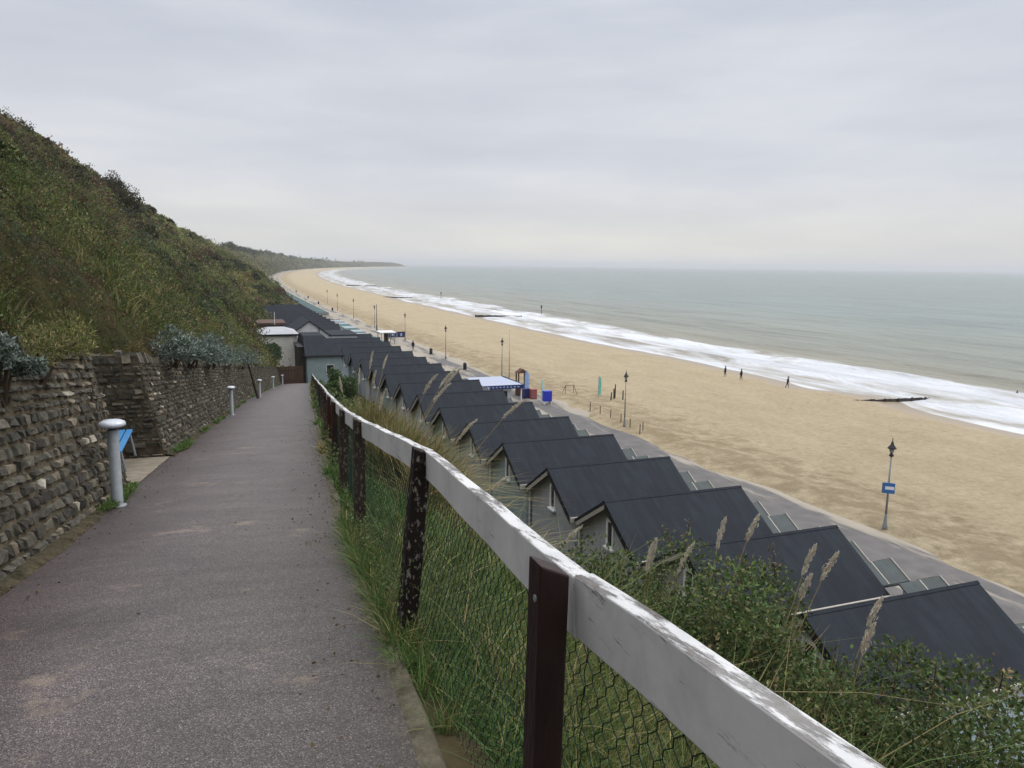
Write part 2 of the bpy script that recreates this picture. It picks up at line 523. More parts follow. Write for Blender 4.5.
# level ground behind and below the huts
m_ground = mat('yard_ground', (.13, .12, .11), .9, .2, var=.3, vscale=.5)
mb = MB()
mb.add([(3, -70, ZP - .02), (26.5, -70, ZP - .02), (26.5, 230, ZP - .02), (3, 230, ZP - .02)], [(0, 1, 2, 3)])
tag(mb.build('yard', m_ground), kind='structure')


# promenade
def m_prom():
    m = bpy.data.materials.new('promenade_asphalt'); m.use_nodes = True
    t = m.node_tree; p = t.nodes['Principled BSDF']; l = t.links.new
    c = N(t, 'ShaderNodeTexCoord'); mpn = N(t, 'ShaderNodeMapping'); l(c.outputs['UV'], mpn.inputs[0])
    mpn.inputs['Scale'].default_value = (1, .16, 1)
    n = N(t, 'ShaderNodeTexNoise', i_Scale=.55, i_Detail=6.0, i_Roughness=.6); l(mpn.outputs[0], n.inputs['Vector'])
    su = N(t, 'ShaderNodeSeparateXYZ'); l(c.outputs['UV'], su.inputs[0])
    # blown sand: streaks, thicker at the seaward edge
    e = ramp(t, [(.0, 0.0), (.36, .0), (.50, .15), (.60, .13), (.68, .02), (.88, .10), (1.0, .34)])
    mu = N(t, 'ShaderNodeMapRange'); mu.inputs[1].default_value = 26; mu.inputs[2].default_value = 37.4
    l(su.outputs[0], mu.inputs[0]); l(mu.outputs[0], e.inputs[0])
    ad = N(t, 'ShaderNodeMath', operation='ADD'); l(n.outputs[0], ad.inputs[0]); l(e.outputs[0], ad.inputs[1])
    far = N(t, 'ShaderNodeMapRange'); far.inputs[1].default_value = 50; far.inputs[2].default_value = 150; far.inputs[4].default_value = .16
    l(su.outputs[1], far.inputs[0]); ad2 = N(t, 'ShaderNodeMath', operation='ADD'); l(ad.outputs[0], ad2.inputs[0]); l(far.outputs[0], ad2.inputs[1])
    sm = ramp(t, [(.64, 0.0), (.72, .7), (.9, .85)]); l(ad2.outputs[0], sm.inputs[0])
    n2 = N(t, 'ShaderNodeTexNoise', i_Scale=.8, i_Detail=7.0); l(c.outputs['UV'], n2.inputs['Vector'])
    a = ramp(t, [(.3, (.088, .083, .081)), (.7, (.130, .123, .119))]); l(n2.outputs[0], a.inputs[0])
    mxx = N(t, 'ShaderNodeMix', data_type='RGBA'); l(sm.outputs[0], mxx.inputs[0]); l(a.outputs[0], mxx.inputs[6]); mxx.inputs[7].default_value = (.34, .30, .24, 1)
    l(mxx.outputs[2], p.inputs['Base Color'])
    p.inputs['Roughness'].default_value = .8; p.inputs['Specular IOR Level'].default_value = .3
    return m


ysc = np.concatenate([np.arange(-80, 200, 5.0), np.arange(200, 1400, 20.0), np.arange(1400, 4460, 80.0)])


def coast_strip(name, xs, zs, mt, wob=None, kind='structure', ysx=None):
    V = []; UV = []
    yy = ysc if ysx is None else ysx
    for y in yy:
        for x, z in zip(xs, zs):
            w = wob(x, y) if wob else 0
            V.append((x + float(coff(y)) + w, y, z)); UV.append((x, y))
    return V, UV, gridF(len(yy), len(xs))


V, UV, F = coast_strip('promenade', np.linspace(24.2, 38.2, 8), [ZP] * 8, None)
prom = np_mesh('promenade', V, F, m_prom(), uv=UV)
tag(prom, kind='structure')


# beach
def m_sand():
    m = bpy.data.materials.new('beach_sand'); m.use_nodes = True
    t = m.node_tree; p = t.nodes['Principled BSDF']; l = t.links.new
    c = N(t, 'ShaderNodeTexCoord'); su = N(t, 'ShaderNodeSeparateXYZ'); l(c.outputs['UV'], su.inputs[0])
    mpn = N(t, 'ShaderNodeMapping'); mpn.inputs['Scale'].default_value = (1, .5, 1); l(c.outputs['UV'], mpn.inputs[0])
    n = N(t, 'ShaderNodeTexNoise', i_Scale=.22, i_Detail=9.0, i_Roughness=.7); l(mpn.outputs[0], n.inputs['Vector'])
    a = ramp(t, [(.28, (.312, .256, .164)), (.5, (.362, .300, .198)), (.75, (.408, .343, .234))]); l(n.outputs[0], a.inputs[0])
    ng = N(t, 'ShaderNodeTexNoise', i_Scale=1.5, i_Detail=9.0, i_Roughness=.85); l(c.outputs['UV'], ng.inputs['Vector'])
    gr = ramp(t, [(.34, .70), (.5, 1.0), (.66, 1.22)]); l(ng.outputs[0], gr.inputs[0])
    mg = N(t, 'ShaderNodeMix', data_type='RGBA', blend_type='MULTIPLY'); mg.inputs[0].default_value = 1
    l(a.outputs[0], mg.inputs[6]); l(gr.outputs[0], mg.inputs[7])
    # seaweed and damp hollows at the landward edge
    nd = N(t, 'ShaderNodeTexNoise', i_Scale=.5, i_Detail=7.0, i_Roughness=.7); l(c.outputs['UV'], nd.inputs['Vector'])
    eb = ramp(t, [(0, .10), (.03, .20), (.07, .17), (.12, .12), (.17, 0.0)])
    mr = N(t, 'ShaderNodeMapRange'); mr.inputs[1].default_value = 37; mr.inputs[2].default_value = 110; l(su.outputs[0], mr.inputs[0]); l(mr.outputs[0], eb.inputs[0])
    ad = N(t, 'ShaderNodeMath', operation='ADD'); l(nd.outputs[0], ad.inputs[0]); l(eb.outputs[0], ad.inputs[1])
    dk = ramp(t, [(.58, 0.0), (.72, .55)]); l(ad.outputs[0], dk.inputs[0])
    m1 = N(t, 'ShaderNodeMix', data_type='RGBA'); l(dk.outputs[0], m1.inputs[0]); l(mg.outputs[2], m1.inputs[6]); m1.inputs[7].default_value = (.17, .125, .072, 1)
    # wet towards the water, by height
    ge = N(t, 'ShaderNodeNewGeometry'); sz = N(t, 'ShaderNodeSeparateXYZ'); l(ge.outputs['Position'], sz.inputs[0])
    wz = N(t, 'ShaderNodeMapRange'); wz.inputs[1].default_value = ZS + .62; wz.inputs[2].default_value = ZS + .30; l(sz.outputs['Z'], wz.inputs[0])
    m2 = N(t, 'ShaderNodeMix', data_type='RGBA'); l(wz.outputs[0], m2.inputs[0]); l(m1.outputs[2], m2.inputs[6]); m2.inputs[7].default_value = (.235, .18, .115, 1)
    l(m2.outputs[2], p.inputs['Base Color'])
    rr = N(t, 'ShaderNodeMapRange'); rr.inputs[3].default_value = .92; rr.inputs[4].default_value = .34; l(wz.outputs[0], rr.inputs[0]); l(rr.outputs[0], p.inputs['Roughness'])
    sr = N(t, 'ShaderNodeMapRange'); sr.inputs[3].default_value = .12; sr.inputs[4].default_value = .5; l(wz.outputs[0], sr.inputs[0]); l(sr.outputs[0], p.inputs['Specular IOR Level'])
    nb = N(t, 'ShaderNodeTexNoise', i_Scale=1.6, i_Detail=9.0, i_Roughness=.78); l(c.outputs['UV'], nb.inputs['Vector'])
    bs = N(t, 'ShaderNodeMapRange'); bs.inputs[3].default_value = .9; bs.inputs[4].default_value = .05; l(wz.outputs[0], bs.inputs[0])
    b = N(t, 'ShaderNodeBump', i_Distance=.34); l(bs.outputs[0], b.inputs['Strength']); l(nb.outputs[0], b.inputs['Height']); l(b.outputs[0], p.inputs['Normal'])
    return m


def beach_h(x, y):
    """height of the sand at unbent x"""
    z = np.interp(x, [36.4, 37.4, 39.0, 44, 60, 76, 82, 87, 93, 125], [ZP - .06, ZP + .03, ZP + .06, -14.75, -15.5, -16.35, -16.75, ZS - .02, ZS - .5, ZS - 2.5])
    lump = np.clip((x - 37) / 1.5, 0, 1) * np.clip((60 - x) / 22, 0.12, 1)
    z = z + lump * (.62 * (fbm(x / 3.0, y / 4.2, 31) - .42) + .10 * (fbm(x / .9, y / 1.1, 33) - .5))
    z = z + .26 * np.exp(-((x - 39.4) / 1.8) ** 2) * vnoise(y / 7, 1, 35)
    g = np.clip((x - 70) / 10, 0, 1)
    z = z + g * (.26 * np.exp(-((y - 84) / 7.0) ** 2) - .16 * np.exp(-((y - 95) / 5.0) ** 2) + .30 * (vnoise(y / 34, 2, 41) - .5) + .10 * (vnoise(y / 9, x / 14, 43) - .5))
    return z


yb = np.concatenate([np.arange(10, 130, .8), np.arange(130, 240, 2.5), np.arange(240, 700, 10.0), np.arange(700, 4480, 40.0)])
yb = np.concatenate([[-90, -60, -30, -10], yb])
xb = np.concatenate([np.arange(36.4, 48, .45), np.arange(48, 70, 1.4), np.arange(70, 96, .9), [100, 110, 125]])
X, Y = np.meshgrid(xb, yb)
wobe = (2.0 * (vnoise(Y / 11, 0, 51) - .5) + 1.2 * (vnoise(Y / 3.1, 0, 52) - .5)) * np.clip((40 - X) / 3, 0, 1)
Z = beach_h(X, Y)
endf = np.clip((Y - 4250) / 230, 0, 1)
Z = Z - endf * 3
Vb = np.stack([X + coff(Y) + wobe, Y, Z], -1).reshape(-1, 3)
UVb = np.stack([X, Y], -1).reshape(-1, 2)
beach = np_mesh('beach', Vb, gridF(len(yb), len(xb)), m_sand(), uv=UVb, smooth=True)
tag(beach, kind='structure')


# sea
def m_sea():
    m = bpy.data.materials.new('sea_water'); m.use_nodes = True
    t = m.node_tree; p = t.nodes['Principled BSDF']; l = t.links.new
    c = N(t, 'ShaderNodeTexCoord'); su = N(t, 'ShaderNodeSeparateXYZ'); l(c.outputs['UV'], su.inputs[0])
    # foam: UV.x is the distance out from the mean waterline
    mpn = N(t, 'ShaderNodeMapping'); mpn.inputs['Scale'].default_value = (.16, .045, 1); l(c.outputs['UV'], mpn.inputs[0])
    n = N(t, 'ShaderNodeTexNoise', i_Scale=1.0, i_Detail=9.0, i_Roughness=.68, i_Distortion=.6); l(mpn.outputs[0], n.inputs['Vector'])
    mpl = N(t, 'ShaderNodeMapping'); mpl.inputs['Scale'].default_value = (.05, .018, 1); l(c.outputs['UV'], mpl.inputs[0])
    nl = N(t, 'ShaderNodeTexNoise', i_Scale=1.0, i_Detail=3.0); l(mpl.outputs[0], nl.inputs['Vector'])
    sh = N(t, 'ShaderNodeMath', operation='MULTIPLY_ADD'); sh.inputs[1].default_value = 34; l(nl.outputs[0], sh.inputs[0])
    s0 = N(t, 'ShaderNodeMath', operation='SUBTRACT'); l(su.outputs[0], s0.inputs[0]); s0.inputs[1].default_value = 17; l(s0.outputs[0], sh.inputs[2])
    mr = N(t, 'ShaderNodeMapRange'); mr.inputs[1].default_value = -10; mr.inputs[2].default_value = 90; l(sh.outputs[0], mr.inputs[0])
    en = ramp(t, [(0, .52), (.10, .46), (.15, .32), (.20, .36), (.29, .46), (.36, .38), (.42, .14), (.49, .0), (.57, .06), (.63, .0), (1, 0)])
    l(mr.outputs[0], en.inputs[0])
    ad = N(t, 'ShaderNodeMath', operation='ADD'); l(n.outputs[0], ad.inputs[0]); l(en.outputs[0], ad.inputs[1])
    fy = N(t, 'ShaderNodeMapRange'); fy.inputs[1].default_value = 120; fy.inputs[2].default_value = 520; fy.inputs[4].default_value = .09; l(su.outputs[1], fy.inputs[0])
    sf = N(t, 'ShaderNodeMath', operation='SUBTRACT'); l(ad.outputs[0], sf.inputs[0]); l(fy.outputs[0], sf.inputs[1]); ad = sf
    fm = ramp(t, [(.70, 0.0), (.79, .45), (.92, 1.0)]); l(ad.outputs[0], fm.inputs[0])
    # water colour: sandy green near the shore, grey green out
    wc = ramp(t, [(0, (.26, .225, .165)), (.35, (.19, .20, .165)), (1, (.165, .20, .185))])
    mw = N(t, 'ShaderNodeMapRange'); mw.inputs[1].default_value = 0; mw.inputs[2].default_value = 160; l(su.outputs[0], mw.inputs[0]); l(mw.outputs[0], wc.inputs[0])
    mx = N(t, 'ShaderNodeMix', data_type='RGBA'); l(fm.outputs[0], mx.inputs[0]); l(wc.outputs[0], mx.inputs[6]); mx.inputs[7].default_value = (.57, .59, .62, 1)
    sw = N(t, 'ShaderNodeMapping'); sw.inputs['Scale'].default_value = (.07, .012, 1); l(c.outputs['UV'], sw.inputs[0])
    sn = N(t, 'ShaderNodeTexNoise', i_Scale=1.0, i_Detail=7.0, i_Roughness=.7, i_Distortion=.5); l(sw.outputs[0], sn.inputs['Vector'])
    sr_ = ramp(t, [(.35, .78), (.5, 1.0), (.66, 1.14)]); l(sn.outputs[0], sr_.inputs[0])
    ml = N(t, 'ShaderNodeMix', data_type='RGBA', blend_type='MULTIPLY'); ml.inputs[0].default_value = 1
    l(mx.outputs[2], ml.inputs[6]); l(sr_.outputs[0], ml.inputs[7])
    l(ml.outputs[2], p.inputs['Base Color'])
    rg = N(t, 'ShaderNodeMapRange'); rg.inputs[3].default_value = .30; rg.inputs[4].default_value = .9; l(fm.outputs[0], rg.inputs[0]); l(rg.outputs[0], p.inputs['Roughness'])
    p.inputs['IOR'].default_value = 1.33; p.inputs['Specular IOR Level'].default_value = .28
    # waves
    o = N(t, 'ShaderNodeMapping'); o.inputs['Scale'].default_value = (.16, .05, 1); l(c.outputs['UV'], o.inputs[0])
    w1 = N(t, 'ShaderNodeTexNoise', i_Scale=1.0, i_Detail=8.0, i_Roughness=.62, i_Distortion=.3); l(o.outputs[0], w1.inputs['Vector'])
    b = N(t, 'ShaderNodeBump', i_Strength=1.0, i_Distance=2.6); l(w1.outputs[0], b.inputs['Height']); l(b.outputs[0], p.inputs['Normal'])
    return m


us_ = np.concatenate([np.arange(-26, 110, 1.2), np.geomspace(111, 25000, 60)])
yw = np.concatenate([[-20000, -8000, -3000, -1000, -400, -150], np.arange(-40, 260, 2.0), np.arange(260, 900, 12.0), np.arange(900, 4500, 60.0), np.geomspace(4520, 25000, 14)])
U_, Y_ = np.meshgrid(us_, yw)
cy = np.where(Y_ < 4480, coff(np.minimum(Y_, 4480)), coff(4480))
amp = np.clip((U_ - 4) / 12, 0, 1) * np.clip((110 - U_) / 60, 0, 1)
ph = (U_ + 7 * vnoise(Y_ / 60, 0, 61) + 3 * vnoise(Y_ / 17, 0, 62)) / 14.0
crestw = np.maximum(0, np.sin(ph * 2 * pi)) ** 3
Zs = ZS + amp * (.55 * crestw * (.4 + vnoise(Y_ / 23, U_ / 30, 63)) + .16 * (fbm(U_ / 3, Y_ / 9, 64) - .5))
Vs = np.stack([86 + U_ + cy, Y_, Zs], -1).reshape(-1, 3)
UVs = np.stack([U_, Y_], -1).reshape(-1, 2)
sea = np_mesh('sea', Vs, gridF(len(yw), len(us_)), m_sea(), uv=UVs, smooth=True)
tag(sea, kind='structure')
# beyond the spit the sea wraps round to the left as well
mb = MB()
mb.add([(-25000, 4400, ZS - .3), (1300, 4400, ZS - .3), (1300, 25000, ZS - .3), (-25000, 25000, ZS - .3)], [(0, 1, 2, 3)])
mb.add([(-25000, -20000, ZP - 3), (20, -20000, ZP - 3), (20, 4400, ZP - 3), (-25000, 4400, ZP - 3)], [(0, 1, 2, 3)])
tag(mb.build('low_ground', M['land']), kind='structure')

# haze
hb = MB(); hb.box(-25500, -20500, ZS - 4, 26500, 25500, 60)
hm = bpy.data.materials.new('haze'); hm.use_nodes = True
hm.node_tree.nodes.remove(hm.node_tree.nodes['Principled BSDF'])
pv = N(hm.node_tree, 'ShaderNodeVolumePrincipled')
pv.inputs['Color'].default_value = (.86, .89, .93, 1); pv.inputs['Density'].default_value = 1.6e-4; pv.inputs['Anisotropy'].default_value = .2
hm.node_tree.links.new(pv.outputs[0], hm.node_tree.nodes['Material Output'].inputs['Volume'])
tag(hb.build('haze', hm), kind='stuff')

# ================================================================== retaining wall
def m_stone():
    m = bpy.data.materials.new('rubble_stone'); m.use_nodes = True
    t = m.node_tree; p = t.nodes['Principled BSDF']; l = t.links.new
    a = N(t, 'ShaderNodeAttribute', attribute_name='col'); c = N(t, 'ShaderNodeTexCoord')
    n = N(t, 'ShaderNodeTexNoise', i_Scale=14.0, i_Detail=7.0, i_Roughness=.7); l(c.outputs['Object'], n.inputs['Vector'])
    r = ramp(t, [(.3, .5), (.5, .95), (.72, 1.55)]); l(n.outputs[0], r.inputs[0])
    mx = N(t, 'ShaderNodeMix', data_type='RGBA', blend_type='MULTIPLY'); mx.inputs[0].default_value = 1
    l(a.outputs['Color'], mx.inputs[6]); l(r.outputs[0], mx.inputs[7])
    n2 = N(t, 'ShaderNodeTexNoise', i_Scale=2.3, i_Detail=6.0); l(c.outputs['Object'], n2.inputs['Vector'])
    r2 = ramp(t, [(.55, 0.0), (.75, .5)]); l(n2.outputs[0], r2.inputs[0])
    m2 = N(t, 'ShaderNodeMix', data_type='RGBA'); l(r2.outputs[0], m2.inputs[0]); l(mx.outputs[2], m2.inputs[6]); m2.inputs[7].default_value = (.05, .055, .03, 1)
    l(m2.outputs[2], p.inputs['Base Color']); p.inputs['Roughness'].default_value = .9; p.inputs['Specular IOR Level'].default_value = .15
    b = N(t, 'ShaderNodeBump', i_Strength=.9, i_Distance=.02); l(n.outputs[0], b.inputs['Height']); l(b.outputs[0], p.inputs['Normal'])
    return m


M['stone'] = m_stone()
M['mortar'] = mat('dark_mortar', (.085, .07, .048), 1, .05, var=.5, vscale=6, bump=.8, bscale=30)
R0, R1, RD = 11.5, 15.3, 1.0      # recess from, to, depth


def stone_col():
    k = random.random()
    if k < .58: c = (.092, .085, .070)
    elif k < .84: c = (.125, .114, .090)
    elif k < .965: c = (.18, .155, .115)
    else: c = (.36, .33, .27)
    s = random.uniform(.45, 1.15)
    return tuple(x * s for x in c)


def face_stones(mb, P, length, height, y_tag, chmin=.07, chmax=.13, big=1.0, cap=True):
    """P(s,h,d) -> point of the face; s along, h up, d proud of it"""
    h = 0.02
    lim = height - (.17 if cap else 0)
    while h < lim - .04:
        ch = min(random.uniform(chmin, chmax) * big, lim - h)
        s = random.uniform(-.2, 0)
        while s < length:
            w = random.uniform(.10, .30) * big
            s0, s1 = max(0, s) + .006, min(length, s + w) - .006
            if s1 - s0 > .03:
                d = random.uniform(.012, .05)
                c = stone_col()
                j = lambda q=.014: random.uniform(-q, q)
                a = min(.03, (s1 - s0) * .3); e = min(.025, ch * .25)
                lo, hi = h + .006, h + ch - .008
                v = [P(s0 + j(), lo + j(), -.03), P(s1 + j(), lo + j(), -.03), P(s1 + j(), hi + j(), -.03), P(s0 + j(), hi + j(), -.03),
                     P(s0 + a + j(), lo + e + j(), d + j()), P(s1 - a + j(), lo + e + j(), d + j()), P(s1 - a + j(), hi - e + j(), d + j()), P(s0 + a + j(), hi - e + j(), d + j())]
                mb.add(v, [(4, 5, 6, 7), (0, 1, 5, 4), (1, 2, 6, 5), (2, 3, 7, 6), (3, 0, 4, 7)], c)
            s += w
        h += ch
    if cap:
        s = 0
        while s < length:
            w = random.uniform(.10, .24)
            s0, s1 = s + .006, min(length, s + w) - .006
            if s1 > s0 + .02:
                t = height + random.uniform(-.08, .06)
                d = random.uniform(.0, .06); c = stone_col(); b_ = -.34
                v = [P(s0, lim + .02, d), P(s1, lim + .02, d), P(s1, t, d - .02), P(s0, t, d - .02), P(s0, lim + .02, b_), P(s1, lim + .02, b_), P(s1, t, b_), P(s0, t, b_)]
                mb.add(v, [(0, 1, 2, 3), (3, 2, 6, 7), (1, 5, 6, 2), (0, 3, 7, 4)], c)
            s += w


wall = empty('retaining_wall', (wall_x(12), 12, pz(wall_x(12), 12)))
wl = Vector(wall.location)


def rel(o):
    """keep world coordinates of a mesh built in world space under the empty"""
    o.matrix_parent_inverse = o.parent.matrix_world.inverted() if False else Matrix.Translation(-Vector(o.parent.location))
    return o


def wallP(y0):
    def P(s, h, d):
        y = y0 + s
        x = wall_x(y) - WB * h / WALLH + d
        return (x, y, pz(wall_x(y), y) + h)
    return P


for (a, b, big) in ((-4, R0, 1.0), (R1, YE - .5, 1.0)):
    mb = MB()
    if b < 20:
        face_stones(mb, wallP(a), b - a, WALLH, 0, .08, .14, 1.0)
    else:
        face_stones(mb, wallP(a), b - a, WALLH, 0, .07, .13, 1.0)
    o = mb.build('stone_facing', M['stone'], wall); rel(o)
    mb = MB()
    yy = np.arange(a, b + .01, .5) if b - a < 30 else np.arange(a, b + .01, 1.0)
    if yy[-1] < b: yy = np.append(yy, b)
    vs = []; fs = []
    for y in yy:
        P = wallP(y)
        vs += [P(0, -.3, 0), P(0, WALLH - .03, 0), P(0, WALLH - .03, -.45), P(0, -.3, -.45 - WB)]
    for i in range(len(yy) - 1):
        for k in range(3):
            fs.append((i * 4 + k, i * 4 + k + 1, i * 4 + 5 + k, i * 4 + 4 + k))
    fs += [(0, 1, 2, 3), tuple((len(yy) - 1) * 4 + k for k in (3, 2, 1, 0))]
    mb.add(vs, fs)
    rel(mb.build('wall_core', M['mortar'], wall))
# recess: back and two returns
rb = MB(); core = MB()
xb0 = lambda y: wall_x(y) - RD
def Pback(s, h, d):
    y = R0 + s
    return (xb0(y) - .3 * h / WALLH + d, y, pz(wall_x(y), y) + h)
face_stones(rb, Pback, R1 - R0, WALLH, 0)
def Pret(s, h, d):      # far return, faces the camera (-y)
    return (wall_x(R1) - RD - .25 + s * ((RD + .25 - WB * h / WALLH) / (RD + .25)), R1 - d, pz(wall_x(R1), R1) + h)
face_stones(rb, Pret, RD + .25, WALLH, 0)
def Pret2(s, h, d):
    return (wall_x(R0) - RD - .25 + s * ((RD + .25 - WB * h / WALLH) / (RD + .25)), R0 + d, pz(wall_x(R0), R0) + h)
face_stones(rb, Pret2, RD + .25, WALLH, 0)
o = rel(rb.build('recess_facing', M['stone'], wall))
for Pf, ln in ((Pback, R1 - R0), (Pret, RD + .25), (Pret2, RD + .25)):
    core.add([Pf(0, -.3, .007), Pf(ln, -.3, .007), Pf(ln, WALLH - .03, .007), Pf(0, WALLH - .03, .007), Pf(0, -.3, -.4), Pf(ln, -.3, -.4), Pf(ln, WALLH - .03, -.4), Pf(0, WALLH - .03, -.4)],
             [(0, 1, 2, 3), (3, 2, 6, 7), (4, 7, 6, 5), (0, 3, 7, 4), (1, 5, 6, 2)])
rel(core.build('recess_core', M['mortar'], wall))
tag(wall, 'long battered rubble stone retaining wall on the left of the path, with a bench recess', 'wall')

# apron of the recess and the stony verge along the wall foot
mb = MB()
vs = []
for y in np.linspace(R0 - .0, R1, 6):
    vs += [(xb0(y) - .1, y, pz(wall_x(y), y) + .03), (xl(y) + .02, y, pz(xl(y), y) + .012)]
mb.add(vs, [(2 * i, 2 * i + 1, 2 * i + 3, 2 * i + 2) for i in range(5)])
tag(mb.build('paving_apron', M['concrete']), kind='structure')
vs = []; fs = []
yv = np.concatenate([np.arange(-6, R0 + .01, .25), np.arange(R1, YE, .5)])
for y in yv:
    w = .02 + .09 * vnoise(y * 1.7, 3, 71)
    vs += [(wall_x(y) - .1, y, pz(wall_x(y), y) + .06), (wall_x(y) + .07, y, pz(wall_x(y), y) + .045), (xl(y) + w, y, pz(xl(y), y) + .004)]
for i in range(len(yv) - 1):
    if yv[i + 1] - yv[i] < 1:
        fs += [(3 * i, 3 * i + 1, 3 * i + 4, 3 * i + 3), (3 * i + 1, 3 * i + 2, 3 * i + 5, 3 * i + 4)]
mb = MB(); mb.add([tuple(float(q) for q in v) for v in vs], fs)
tag(mb.build('gravel_verge', mat('stony_dirt', (.045, .042, .026), 1, .05, var=.5, vscale=9, bump=1.0, bscale=45, col2=(.10, .085, .055)), smooth=True), kind='structure')

# kerb edge on the seaward side: low worn concrete edging
vs = []; fs = []
yk = np.arange(-4, 40, .25)
for y in yk:
    x = xr(y) + .03 + .025 * (vnoise(y * 2, 0, 5) - .5); z = pz(x, y)
    vs += [(x - .06, y, z - .01), (x - .01, y, z + .012), (x + .05, y, z + .02), (x + .09, y, z - .06)]
for i in range(len(yk) - 1):
    for k in range(3):
        fs.append((4 * i + k, 4 * i + k + 1, 4 * i + 5 + k, 4 * i + 4 + k))
mb = MB(); mb.add([tuple(float(q) for q in v) for v in vs], fs)
tag(mb.build('kerb', mat('mossy_kerb', (.075, .068, .045), 1, .1, var=.5, vscale=7, bump=.8, bscale=40, col2=(.14, .125, .09)), smooth=True), kind='structure')

# ================================================================== bench
def make_bench():
    t = empty('park_bench', (-1.86, 13.9, pz(-1.72, 13.6) + .0), 0)
    # seat runs along local y, front faces +x
    for k in range(3):
        b = MB(); b.obox((.13 + k * .115 - .10, 0, .43), .095, 1.7, .035); b.build('seat_slat', M['blue_paint'], t, bevel=.006)
    for k in range(3):
        b = MB(); b.obox((-.14 - .03 * k, 0, .58 + .125 * k), .03, 1.7, .09, ry=-.22); b.build('back_slat', M['blue_paint'], t, bevel=.006)
    for s in (-.68, .68):
        b = MB()
        b.tube([(.34, s, 0), (.27, s, .41)], .024, 8); b.build('leg', M['steel_grey'], t)
        b = MB()
        b.tube([(-.14, s, 0), (-.06, s, .42), (-.12, s, .55), (-.23, s, .92)], .024, 8); b.build('leg', M['steel_grey'], t)
        b = MB(); b.tube([(-.06, s, .395), (.30, s, .395)], .02, 8); b.build('seat_rail', M['steel_grey'], t)
    tag(t, 'blue slatted bench with grey metal legs in the recess of the stone wall', 'bench')


make_bench()

# ================================================================== bollard lights
def make_bollard():
    t = empty('bollard_light')
    b = MB(); b.lathe([(.10, 0), (.10, .012), (.078, .02), (.064, .03), (.064, .93), (.05, .94)], n=24); b.build('column', M['steel_grey'], t, smooth=True)
    b = MB(); b.lathe([(.05, .935), (.05, .975)], n=16); b.build('lamp_lens', M['glass_dark'], t, smooth=True)
    b = MB(); b.lathe([(.0, .972), (.128, .972), (.143, .982), (.147, 1.0), (.138, 1.025), (.10, 1.045), (0, 1.055)], n=28); b.build('lamp_cap', M['alu'], t, smooth=True)
    return t


bl = ['nearest grey bollard light beside the stone wall, in front of the blue bench', 'grey bollard light beside the stone wall, second along the path from the viewer',
      'grey bollard light halfway down the path by the wall, third along', 'small distant grey bollard light by the wall, fourth along the path', 'farthest grey bollard light by the wall, near the end of the path']
proto = make_bollard()
for i, (x, y) in enumerate([(-1.25, 9.85), (.22, 28.4), (1.95, 46.5), (3.8, 65.0), (5.7, 81.5)]):
    o = proto if i == 0 else copy_tree(proto)
    x = max(x, xl(y) + .08)
    o.location = (x, y, pz(x, y) + .005)
    tag(o, bl[i], 'bollard light', 'bollard lights along the wall')

# thin dark stake leaning on the wall
mb = MB(); mb.tube([(1.75, 44.2, pz(1.75, 44.2)), (1.2, 44.6, pz(1.2, 44.2) + 2.4)], [.07, .05], 8)
tag(mb.build('leaning_stake', M['wood_dark']), 'dark wooden stake leaning against the stone wall, between two bollard lights', 'stake')

# ================================================================== fence
def m_paint():
    m = bpy.data.materials.new('peeling_white_paint'); m.use_nodes = True
    t = m.node_tree; p = t.nodes['Principled BSDF']; l = t.links.new
    c = N(t, 'ShaderNodeTexCoord')
    n = N(t, 'ShaderNodeTexNoise', i_Scale=3.0, i_Detail=8.0, i_Roughness=.7); l(c.outputs['Object'], n.inputs['Vector'])
    a = ramp(t, [(.3, (.40, .405, .41)), (.5, (.53, .53, .53)), (.7, (.60, .60, .60))]); l(n.outputs[0], a.inputs[0])
    mp2 = N(t, 'ShaderNodeMapping'); mp2.inputs['Scale'].default_value = (22, 2.2, 22); l(c.outputs['Object'], mp2.inputs[0])
    n2 = N(t, 'ShaderNodeTexNoise', i_Scale=1.0, i_Detail=9.0, i_Roughness=.75); l(mp2.outputs[0], n2.inputs['Vector'])
    # paint is lost mostly on the weathered top: UV.y = 1 on the top face
    g = N(t, 'ShaderNodeNewGeometry'); sz = N(t, 'ShaderNodeSeparateXYZ'); l(g.outputs['True Normal'], sz.inputs[0])
    mt = N(t, 'ShaderNodeMapRange'); mt.inputs[1].default_value = .5; mt.inputs[2].default_value = .9; mt.inputs[4].default_value = .10; l(sz.outputs['Z'], mt.inputs[0])
    ad = N(t, 'ShaderNodeMath', operation='ADD'); l(n2.outputs[0], ad.inputs[0]); l(mt.outputs[0], ad.inputs[1])
    f = ramp(t, [(.60, 0.0), (.66, 1.0)]); l(ad.outputs[0], f.inputs[0])
    w = ramp(t, [(.35, (.06, .05, .045)), (.7, (.28, .27, .26))]); l(n.outputs[0], w.inputs[0])
    mx = N(t, 'ShaderNodeMix', data_type='RGBA'); l(f.outputs[0], mx.inputs[0]); l(a.outputs[0], mx.inputs[6]); l(w.outputs[0], mx.inputs[7])
    l(mx.outputs[2], p.inputs['Base Color']); p.inputs['Roughness'].default_value = .6
    iv = N(t, 'ShaderNodeMath', operation='SUBTRACT'); iv.inputs[0].default_value = 1; l(f.outputs[0], iv.inputs[1])
    b = N(t, 'ShaderNodeBump', i_Strength=.6, i_Distance=.004); l(iv.outputs[0], b.inputs['Height']); l(b.outputs[0], p.inputs['Normal'])
    return m


